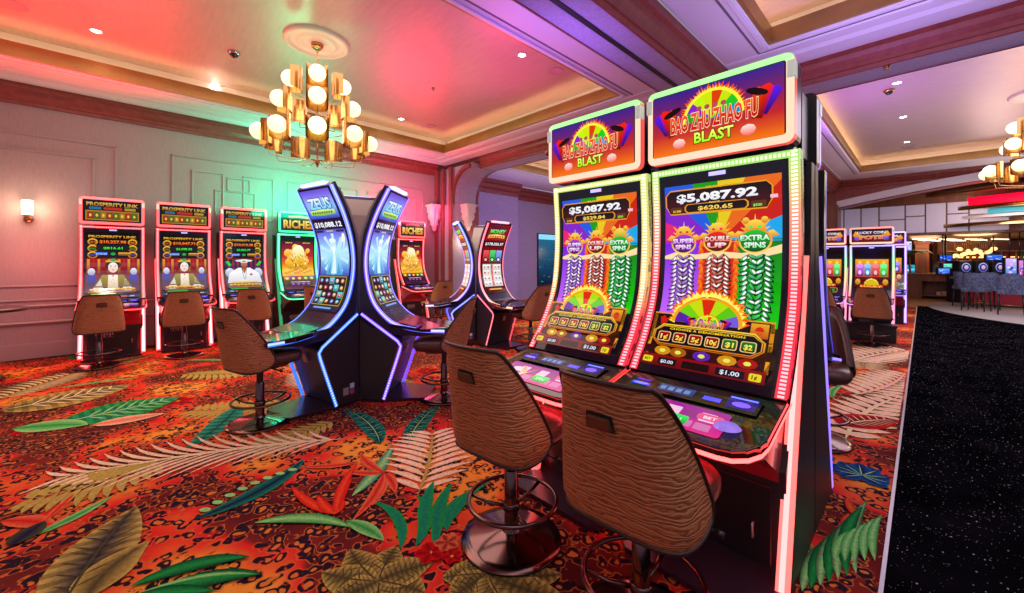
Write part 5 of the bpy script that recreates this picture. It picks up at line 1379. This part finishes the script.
light('chandelier_light', 'POINT', (-5.47, 1.82, 3.25), 25, (1, .78, .5), size=.45); light('chandelier_light', 'POINT', (1.42, 11.1, 3.25), 60, (1, .78, .5), size=.45)

# wall lamps
def sconce(x, y, z, label, cr):
    t = thing('wall_lamp', label, 'wall lamp', (x, y, z))
    m = MB(); m.lathe([(.001, .0), (.05, .0), (.05, .012), (.03, .02), (.001, .022)], 0, 0, 0, 18); m.v = [(q[2], q[0], q[1]-.10) for q in m.v]; m.build('backplate', M_BRASS, t)
    m = MB(); m.tube([(.02, 0, -.10), (.07, 0, -.115), (.10, 0, -.10), (.10, 0, -.06)], .008, 8); m.lathe([(.001, -.075), (.035, -.07), (.055, -.05), (.05, -.045)], .10, 0, 0, 16); m.build('bracket', M_BRASS, t)
    m = MB(); m.lathe([(.001, -.05), (.052, -.05), (.055, .15), (.05, .152), (.001, .15)], .10, 0, 0, 20); m.build('glass_shade', mat('lit_glass', (1, .8, .5), .4, emit=7, ecol=(1, .78, .50)), t)
    if cr:
        m = MB(); m.lathe([(.001, -.17), (.012, -.155), (.001, -.14)], .10, 0, 0, 8); m.build('crystal_drop', M_CHROME, t)
    light('wall_lamp_glow', 'POINT', (x+.24, y, z+.05), 9, (1, .70, .42), size=.06)
sconce(XW, -.92, 2.05, 'brass wall lamp with a glowing glass cylinder on the mauve wall', 0)
t_ = (-8.05, 6.15)
sconce(-8.05, 6.2, 1.78, 'glowing wall lamp on the pier beneath its carved corbel', 1)
# carved corbels under the arch
def corbel(x, y, label, w):
    m = MB()
    def f(u, v):
        a = 2*pi*u; k = [(.02, 0), (.045, .05), (.05, .12), (.085, .17), (.075, .24), (.12, .30), (.13, .38), (.115, .42), (.15, .48), (.155, .56), (.165, .58), (.165, .62)][int(round(v*11))]
        q = (abs(cos(a))**4+abs(sin(a))**4)**-.25; r = k[0]*(1+.10*sin(8*a)*(k[1] < .56))
        return (x+r*q*cos(a)*w, y+r*q*sin(a), 2.10+k[1])
    m.grid(f, 40, 11); m.box(x-.17*w, y-.17, 2.72, x+.17*w, y+.17, 2.76)
    tag(m.build('corbel', mat('pale_plaster', (.85, .70, .68), .5, bump=.4, bscale=18)), label, 'corbel', 'carved corbels at the pier')
corbel(-7.92, 6.2, 'carved pale corbel carrying the arch on the right side of the pier', 1)
corbel(-8.55, 5.62, 'carved pale corbel on the wall side of the pier', .9)

# downlights, loudspeakers, cameras, sprinklers: on the coffer ceilings
def ceil_xy(px, py, z):
    d = FPX*(z-EYE)/(HOR-py); r = (px-CX)/FPX*d
    return (-SN*d+CS*r, CS*d+SN*r)
M_LAMP = mat('lamp_face', (1, .92, .8), .4, emit=25, ecol=(1, .9, .75))
def downlight(px, py, label, e=60):
    x, y = ceil_xy(px, py, ZC)
    t = thing('downlight', label, 'downlight', (x, y, ZC), 0, 'recessed downlights')
    m = MB(); m.lathe([(.046, -.002), (.05, -.006), (.066, -.005), (.068, 0)], seg=24); m.build('trim_ring', M_WHITE, t)
    m = MB(); m.lathe([(.001, -.001), (.047, -.001)], seg=20); m.add([(0, 0, -.001)], []); m.build('lamp', M_LAMP, t)
    light('downlight_beam', 'SPOT', (x, y, ZC-.03), e, (1, .85, .68), (x, y, 0), .05, angle=105, blend=.7)
downlight(96, 31, 'small bright downlight in the red ceiling near the left edge of the photo')
downlight(522, 55, 'starry bright downlight in the violet-red ceiling right of the chandelier')
downlight(401, 119, 'small downlight by the far corner of the left coffer')
downlight(215, 84, 'small downlight just left of the chandelier globes')
downlight(897, 83, 'downlight nearest the camera in the right-hand far coffer'); downlight(903, 117, 'middle downlight of the right-hand far coffer'); downlight(907, 142, 'farthest downlight of the right-hand far coffer')
def speaker(px, py, label, r=.12):
    x, y = ceil_xy(px, py, ZC); m = MB(); m.lathe([(.001, -.006), (r-.02, -.006), (r-.012, -.010), (r, -.008), (r+.003, 0)], x, y, ZC, 28)
    tag(m.build('ceiling_speaker', mat('speaker_grille', (.40, .27, .30), .6)), label, 'loudspeaker', 'round ceiling loudspeakers')
speaker(555, 71, 'round ceiling loudspeaker beside the starry downlight'); speaker(431, 126, 'round ceiling loudspeaker near the far corner of the left coffer', .11)
speaker(908, 147, 'round ceiling loudspeaker beyond the right-hand downlights', .13); speaker(10, 4, 'round ceiling loudspeaker at the top left corner of the photo', .14)
def dome(px, py, z, label, col=M_CHROME):
    x, y = ceil_xy(px, py, z); t = thing('dome_camera', label, 'security camera', (x, y, z), 0, 'security camera domes')
    m = MB(); m.lathe([(.075, 0), (.075, -.02), (.058, -.035), (.05, -.036)], seg=24); m.build('housing', col, t)
    m = MB(); m.lathe([(.052, -.030), (.048, -.055), (.03, -.075), (.001, -.082)], seg=20); m.build('smoked_dome', M_GLOSS, t)
dome(234, 52, ZC, 'dark dome camera on the red ceiling'); dome(889, 90, ZC, 'brown dome camera on the lilac ceiling beside the downlights', M_BRASS)
dome(548, 152, ZB+.01, 'dome camera under the cross beam left of the foreground machines', M_BRASS)
dome(472, 178, ZB+.01, 'small dark dome camera at the springing of the arch', M_GLOSS)
for px, py, z, lb in ((433, 88, ZC, 'tiny sprinkler head in the ceiling right of the chandelier'), (887, 66, ZB+.01, 'sprinkler head under the cross beam above the right-hand camera')):
    x, y = ceil_xy(px, py, z); m = MB(); m.lathe([(.001, -.035), (.028, -.033), (.012, -.02), (.02, -.008), (.035, -.005), (.036, 0)], x, y, z, 14); tag(m.build('sprinkler', M_BRASS), lb, 'sprinkler', 'ceiling sprinkler heads')

# round table at the left edge
t = thing('round_table', 'dark round pedestal table cut off by the left edge of the photo', 'table', (-7.50, -1.20, 0))
m = MB(); m.lathe([(.001, .785), (.40, .785), (.42, .80), (.42, .815), (.40, .822), (.001, .822)], seg=40); m.build('tabletop', M_BLACK, t)
m = MB(); m.lathe([(.03, .03), (.03, .785)], seg=14); m.build('pedestal', M_DCHROME, t); m = MB(); m.lathe([(.001, .03), (.22, .02), (.24, 0), (.001, 0)], seg=30); m.build('base', M_DCHROME, t)

# lit panels on the far left wall
def panel_screen(x, y0, y1, z0, z1, label, seed, cols):
    t = thing('wall_display', label, 'display', (x, (y0+y1)/2, z0), 0, 'lit displays on the violet wall')
    m = MB(); m.box(0, y0-(y0+y1)/2, 0, .05, y1-(y0+y1)/2, z1-z0); m.build('frame', M_BLACK, t, bevel=.005)
    a = Art(step=.002); W_ = y1-y0-.06; H_ = z1-z0-.06; r = random.Random(seed)
    a.rect(0, 0, W_, H_, cols[0], cols[1]); a.up(); a.rect(0, H_*.90, W_, H_, (.5,.85,1)); 
    for k in range(40):
        x0 = r.uniform(0, W_*.9); y0_ = r.uniform(.05, H_*.85); a.rect(x0, y0_, x0+r.uniform(.02, .12), y0_+r.uniform(.01, .05), r.choice(cols))
        if k % 8 == 0: a.up()
    m = MB(); a.mesh_onto(m, lambda u, v, off: (.052+off, -W_/2+u, .03+v)); m.build('picture', M_SCREEN, t, attr=True)
C_ = [(.02,.05,.15), (.03,.35,.50), (.10,.10,.35), (.35,.55,.65), (.05,.55,.60), (.25,.10,.40)]
def ywall(px, X):                      # where the ray of image column px meets the plane x = X
    r = (px-CX)/FPX; return X*(CS+SN*r)/(-SN+CS*r)
panel_screen(-9.75, ywall(537, -9.75), ywall(556, -9.75), .42, 2.35, 'tall lit display with blue pictures on the violet wall left of the foreground machines', 4, C_)
panel_screen(-9.35, ywall(478, -9.35), ywall(496, -9.35), 1.2, 2.42, 'lit blue display on the violet wall above the far pod', 5, C_)

# ================================================================ beyond the black floor: bar, counter, lounge seats
def fp(px, py, z=0): x, y = floor_pt(px, py, z); return x, y
# bulkhead with pale framed panels
m = MB(); m.box(-4.5, 18.0, 2.18, 6, 18.2, 3.9); struct(m.build('wall_bulkhead', M_WOOD))
m = MB(); g_ = MB(); r = random.Random(5); x = -4.3
while x < 4.5:
    w_ = r.choice((.45, .62, .8)); cut = r.uniform(2.45, 2.85)
    if r.random() < .6:
        m.box(x, 17.97, 2.24, x+w_-.035, 18.0, cut); m.box(x, 17.97, cut+.035, x+w_-.035, 18.0, 3.12)
    else: m.box(x, 17.97, 2.24, x+w_-.035, 18.0, 3.12)
    x += w_
struct(m.build('trim_15', mat('pale_panel', (.62, .58, .70), .4, emit=.12, ecol=(.7, .65, 1)), bevel=.006))  # panels carry a faint violet glow of their own
# columns
for px, d in ((922, 15.8), (940, 16.0)):
    r_ = (px-CX)/FPX*d; x, y = -SN*d+CS*r_, CS*d+SN*r_
    t = thing('column', 'square timber column %s, under the panelled bulkhead' % ('beside the glowing blue palm' if px == 922 else 'nearer the bar screens'), 'column', (x, y, 0))
    m = MB(); m.box(-.20, -.20, 0, .20, .20, 2.2); m.box(-.26, -.26, 0, .26, .26, .25); m.box(-.24, -.24, 2.0, .24, .24, 2.18); m.build('shaft', mat('red_wood', (.32, .09, .045), .3, var=.2, bscale=4), t, bevel=.02)
    m = MB(); m.box(-.13, -.205, .4, .13, -.2, 1.85); m.build('inset_panel', M_WOOD, t)
# arched edge of the ceiling right of the pier
m = MB(); P = [(-2.4, 3.0), (-1.9, 3.0)]
for k in range(11):
    q = k/10; P.append((-1.9+4.6*q, 3.0+.55*sin(q*pi/2)))
P += [(2.7, 3.9), (-2.4, 3.9)]
m.prism(P, 16.27, 16.72, 'y'); struct(m.build('trim_16', M_CROWN))
m = MB(); P = [(-1.9+4.6*k/12, 3.03+.55*sin(k/12*pi/2)) for k in range(13)]; Q = [(x, z+.20) for x, z in P]
m.prism(P+Q[::-1], 16.18, 16.28, 'y'); struct(m.build('trim_17', M_WHITE))
m = MB(); m.box(-2.45, 15.95, 0, -1.85, 16.7, 3.1); struct(m.build('wall_pier', M_WOOD))

# service counter
t = thing('counter', 'brown wooden service counter with open shelf beyond the black floor', 'counter', (*fp(937, 299), 0), radians(-6))
m = MB(); m.box(-.85, -.25, .86, .72, .35, .92); m.build('worktop', M_BRASS, t, bevel=.01)
m = MB(); m.box(-.8, -.2, .62, .68, .3, .86); m.box(-.8, -.2, 0, -.35, .3, .62); m.box(.60, -.2, 0, .68, .3, .62); m.box(-.35, .25, 0, .6, .3, .62); m.box(-.35, -.2, .10, .6, .25, .14); m.build('body', M_WOOD, t, bevel=.01)
ct = t
for k in range(4):
    m = MB(); m.box(-.055, -.1, 0, .055, .1, .12+.02*(k % 2)); x_ = .05+k*.13; q = radians(-6)
    tag(m.build('storage_box', mat('paper', (.6, .5, .42), .7), None, loc=(ct.location.x+x_*cos(q), ct.location.y+x_*sin(q), .141), rotz=q), 'small pale box on the open shelf of the service counter', 'box', 'boxes on the counter shelf')

# red gaming table and blue lounge chairs
tx, ty = fp(1012, 307)
t = thing('gaming_table', 'red-sided gaming table ringed by blue high-back chairs', 'table', (tx, ty, 0))
m = MB(); m.prism([(1.25*cos(radians(a)), .5*sin(radians(a))) for a in range(0, 360, 15)], .80, .86, 'z'); m.build('tabletop', mat('green_felt', (.16, .18, .16), .7), t, bevel=.01)
m = MB(); m.prism([(1.0*cos(radians(a)), .36*sin(radians(a))) for a in range(0, 360, 15)], .06, .80, 'z'); m.build('apron', mat('red_apron', (.42, .02, .04), .35), t)
M_BLUV = mat('blue_velvet', (.13, .17, .30), .6, bump=.2, bscale=25, var=.6)
def lounge(x, y, face, label, first=None):
    if first: return copy_tree(first, (x, y, 0), radians(-face), label, 'blue high-back chairs round the red table')
    t = thing('high_chair', label, 'chair', (x, y, 0), radians(-face), 'blue high-back chairs round the red table')
    m = MB(); m.box(-.23, -.22, .52, .23, .23, .63); m.build('seat', M_BLUV, t, bevel=.03)
    m = MB(); m.grid(lambda u, v: (.25*sin(radians(-70+140*u)), -.25*cos(radians(-70+140*u))-.03*v, .58+.46*v*(1-.35*abs(2*u-1)**3)), 14, 5); m.grid(lambda u, v: (-.215*sin(radians(-70+140*u)), -.215*cos(radians(-70+140*u))-.03*v, .58+.46*v*(1-.35*abs(2*u-1)**3)), 14, 5)
    m.build('backrest', M_BLUV, t)
    for sx in (-1, 1):
        for sy in (-1, 1):
            m = MB(); m.tube([(sx*.19, sy*.18, .53), (sx*.21, sy*.21, 0)], [.022, .014], 7); m.build('leg', M_BLACK, t)
    m = MB(); m.tube([(-.20, .2, .22), (.20, .2, .22)], .012, 6); m.build('footrest', M_BRASS, t)
    return t
lc = None
for i, (px, py, fa, lb) in enumerate(((976, 311, 20, 'leftmost blue high-back chair, at the red gaming table'), (986, 309, -8, 'blue chair second from the left at the red gaming table'), (1011, 315, 5, 'blue high-back chair nearest the right edge of the photo'), (1003, 299.5, 170, 'tall blue chair on the far side of the red gaming table'), (967, 307, 60, 'blue chair at the left end of the red gaming table'))):
    x, y = fp(px, py); o = lounge(x, y, fa, lb, lc); lc = lc or o

# bar back: cabinet with shelves, screens, round dials, bottles of light
def pp(px, d, z=0):
    r_ = (px-CX)/FPX*d; return (-SN*d+CS*r_, CS*d+SN*r_, z)
def zz(py, d): return EYE+(HOR-py)/FPX*d
AL = HEAD                                    # far things face the camera's side of the hall
bx, by, _ = pp(1000, 14.9)
t = thing('bar_counter', 'long dark bar back with warm lit shelves in the far distance', 'bar', (bx, by, 0), radians(20))
m = MB(); m.box(-1.7, .0, 0, 1.5, .3, 2.1); m.box(-1.7, -.3, 0, 1.5, 0, .95); m.build('cabinet', M_WOOD, t)
m = MB()
for z in (1.15, 1.42, 1.7): m.box(-1.65, -.15, z, 1.45, 0, z+.03)
m.build('shelf', M_BRASS, t)
m = MB(); m.box(-1.6, -.02, 1.19, 1.4, -.005, 1.24); m.box(-1.6, -.02, 1.46, 1.4, -.005, 1.51); m.build('shelf_light', mat('amber_strip', (1, .5, .15), .5, emit=3, ecol=(1,.45,.12)), t)
ca, sa = cos(radians(20)), sin(radians(20))
rb = random.Random(11); BC = [mat('bottle_amber', (.45, .16, .03), .15), mat('bottle_green', (.03, .20, .06), .15), mat('bottle_clear', (.6, .6, .62), .1), mat('bottle_red', (.4, .02, .03), .15)]
bm0 = {}
for row, z in ((0, .95), (1, 1.18), (2, 1.45)):
    for k in range(16):
        u = -1.6+k*.195+rb.uniform(-.03, .03); c = rb.randrange(4)
        if c not in bm0:
            m = MB(); m.lathe([(.001, 0), (.038, 0), (.040, .02), (.040, .15), (.018, .19), (.015, .25), (.001, .25)], seg=10); o = m.build('bottle', BC[c]); bm0[c] = o
        else: o = bm0[c].copy(); COL.objects.link(o)
        v_ = -.10; o.location = (bx+ca*u-sa*v_, by+sa*u+ca*v_, z+.001)
        cn = ('amber', 'green', 'clear', 'red')[c]; rn = ('on the bar counter ledge', 'on the lower lit shelf', 'on the middle lit shelf')[row]
        tag(o, '%s bottle standing %s of the far bar' % (cn, rn), 'bottle', '%s bottles %s' % (cn, rn))
# pendant globes clustered over the bar
pg = None
rp = random.Random(2)
for k in range(22):
    px = 955+k*1.9; py = 252+rp.uniform(-3.5, 4.0); d = 13.9+.28*(k % 4); x, y, z = pp(px, d, zz(py, d))
    if pg is None:
        t = thing('pendant_globe', '', 'pendant light', (x, y, z)); pg = t
        m = MB(); m.lathe([(max(.0005, .065*sin(pi*j/6)), -.065*cos(pi*j/6)) for j in range(7)], seg=10); m.build('globe', mat('amber_globe', (1, .7, .35), .4, emit=1.6, ecol=(1, .60, .25)), t)
        m = MB(); m.tube([(0, 0, .08), (0, 0, .62)], .006, 5); m.build('cord', M_BRASS, t); o = t
    else: o = copy_tree(pg, (x, y, z))
    o['label'] = 'small amber pendant globe in the bright cluster over the far bar'; o['group'] = 'amber pendant globes over the bar'
# bar television screens and distant machines with round dials
def tv(px, py, w, h, d, label, c1, c2, grp='blue screens over the bar'):
    x, y, z = pp(px, d, zz(py, d)); t = thing('bar_screen', label, 'screen', (x, y, z), AL, grp)
    m = MB(); m.box(-w/2-.03, 0, -h/2-.03, w/2+.03, .06, h/2+.03); m.tube([(0, .03, h/2), (0, .03, max(h/2+.05, 2.16-z))], .015, 6); m.build('case', M_BLACK, t)
    a = Art(step=.003); r = random.Random(int(px)); a.rect(0, 0, w, h, c1, c2); a.up()
    for k in range(8): x0 = r.uniform(0, w*.7); y0 = r.uniform(0, h*.8); a.rect(x0, y0, x0+w*.25, y0+h*.12, r.choice([(.6,.8,1), c2, (.9,.9,1), (.1,.2,.6)]))
    m = MB(); a.mesh_onto(m, lambda u, v, off: (-w/2+u, -.003-off, -h/2+v)); m.build('picture', M_SCREEN, t, attr=True)
tv(946, 258, .38, .16, 12.8, 'small blue screen left of the amber pendant cluster', (.02,.12,.9), (.10,.35,1)); tv(994.5, 257.5, .50, .16, 12.8, 'wide blue screen right of the amber pendant cluster', (.03,.15,.9), (.15,.45,1))
tv(908, 246, .24, .30, 13.4, 'small white-violet screen hanging beside the end of the machine bank', (.5,.5,1), (.9,.9,1.1))
def dial(px, py, label, d=13.0):
    x, y, z = pp(px, d, 0); zc = zz(py, d); t = thing('dial_machine', label, 'slot machine', (x, y, 0), AL, 'distant machines with round lit dials')
    m = MB(); m.box(-.22, 0, 0, .22, .4, zc+.24); m.build('cabinet', M_BLACK, t, bevel=.03)
    a = Art(step=.004); a.disc(0, .02, .15, .15, (.2,.3,.7), (.7,.7,.9), 18); a.up(); a.disc(0, .02, .12, .12, (.05,.05,.25), (.1,.1,.5), 16); a.up(); a.disc(0, .02, .07, .07, (.8,.4,.6), (.8,.8,.9), 12)
    b_ = Art(); b_.rect(-.16, -.50, .16, -.28, (.05,.3,.6), (.8,.2,.5)); m = MB(); b_.mesh_onto(m, lambda u, v, off: (u, -.004-off, zc+v)); m.build('lower_screen', M_SCREEN, t, attr=True)
    m = MB(); a.mesh_onto(m, lambda u, v, off: (u, -.004-off, zc+v)); m.build('dial', M_SCREEN, t, attr=True)
dial(966, 268, 'distant machine with a lit dial, left of three in front of the bar'); dial(983, 268, 'distant machine with a lit dial, middle of three in front of the bar'); dial(1000, 268, 'distant machine with a lit dial, right of three in front of the bar')
tv(947, 266, .30, .14, 12.6, 'greenish screen low beside the timber column', (.05,.5,.45), (.4,1,.8)); tv(944, 271, .34, .16, 12.4, 'blue screen low beside the timber column', (.03,.15,.9), (.3,.6,1))
tv(1011, 266, .30, .42, 11.2, 'upright bright screen near the right edge of the photo', (.2,.5,.9), (.9,.7,1), None); tv(1021, 268, .12, .42, 11.2, 'magenta upright screen cut by the right edge of the photo', (.7,.1,.5), (.9,.5,.9), None)
# blue glowing palm corner behind the machine bank
d = 15.2; x, y, z = pp(909, d, 0)
t = thing('potted_palm', 'potted palm with a turquoise lit screen behind it', 'plant', (x, y, 0))
m = MB(); m.lathe([(.001, 0), (.18, 0), (.25, .4), (.23, .42), (.001, .38)], seg=18); m.build('pot', M_BLACK, t)
m = MB(); m.tube([(0, 0, .4), (.03, 0, 1.0), (0, .02, 1.5)], .03, 8); m.build('trunk', M_WOOD, t)
m = MB()
for k in range(12):
    a = 2*pi*k/12; p0 = Vector((0, .02, 1.5))
    pts = [p0+Vector((cos(a)*s_*.75, sin(a)*s_*.75, .35*sin(s_*2.4)-.15*s_)) for s_ in (0, .25, .5, .75, 1)]
    for i in range(4):
        w0 = (.02, .09, .11, .08, .01)[i]; w1 = (.02, .09, .11, .08, .01)[i+1]; n_ = Vector((-sin(a), cos(a), 0))
        m.add([pts[i]-n_*w0, pts[i]+n_*w0, pts[i+1]+n_*w1, pts[i+1]-n_*w1], [(0, 1, 2, 3)])
m.build('fronds', mat('palm_green', (.04, .16, .06), .5), t)
tv(911, 270, .75, .42, 16.5, 'turquoise lit display behind the palm', (.01,.3,.4), (.05,.7,.8), None); tv(911, 283, .75, .30, 16.3, 'second turquoise lit display low behind the palm', (.01,.25,.35), (.05,.55,.6), None)

# ringed canopy over the round bar, upper right
cx_, cy_, _ = pp(1068, 12.2)
t = thing('ring_canopy', 'stacked curved canopy over the round bar with a red neon band', 'canopy', (cx_, cy_, 0))
def ring(R_, z0, z1, nm, mt, th=.15):
    m = MB(); m.lathe([(R_, z0), (R_, z1), (R_-th, z1), (R_-th, z0), (R_, z0)], seg=72); m.build(nm, mt, t)
ring(4.0, 3.32, 3.42, 'ring', M_BRASS, .6); ring(3.4, 2.98, 3.22, 'neon_band', mat('red_neon', (.9, .01, .06), .4, emit=1.0, ecol=(1, .0, .03)), .1); ring(3.55, 2.86, 2.97, 'ring', M_BRASS, .5); ring(3.2, 2.72, 2.85, 'screen_band', mat('cyan_band', (.1, .5, .6), .4, emit=.35, ecol=(.1, .6, .8)), .1)
ring(3.5, 2.60, 2.68, 'ring', M_WHITE, .6); ring(3.75, 2.36, 2.46, 'ring', M_BRASS, .8)
m = MB(); m.lathe([(3.9, 3.44), (.01, 3.44)], seg=60); m.lathe([(3.0, 2.2), (3.0, 3.3)], seg=60); m.build('drum', M_WOOD, t)
# overhead warm slats and small lamps on the low ceiling over the bar
m = MB(); m.box(-3.5, 18.2, 2.16, 9, 24, 2.26); struct(m.build('ceiling', mat('bronze_ceiling', (.22, .12, .06), .35, .5, var=.5, bscale=2)))
rs = random.Random(8); sb = None
for k in range(16):
    d = 14.6+.55*(k % 4); px = 922+26*(k//4)+5*(k % 4); x, y, _ = pp(px, d)
    if y < 18.4 or y > 23.6: continue
    if sb is None: m = MB(); m.box(-.45, -.02, 0, .45, .02, .03); sb = m.build('slat_light', mat('slat_glow', (1, .85, .6), .4, emit=3, ecol=(1, .8, .55))); o = sb
    else: o = sb.copy(); COL.objects.link(o)
    o.location = (x, y, 2.12); o.rotation_euler.z = radians(60)
    tag(o, 'short glowing slat in the low bronze ceiling over the far bar', 'ceiling light', 'glowing slats over the far bar')
light('bar_light', 'POINT', (*pp(975, 13.0)[:2], 1.9), 45, (1, .6, .3), size=.5)
light('bar_light', 'POINT', (*pp(1000, 10.6)[:2], 2.6), 60, (1, .8, .7), size=.5)
light('bar_light', 'POINT', (*pp(925, 15.0)[:2], 1.9), 40, (1, .5, .25), size=.4)
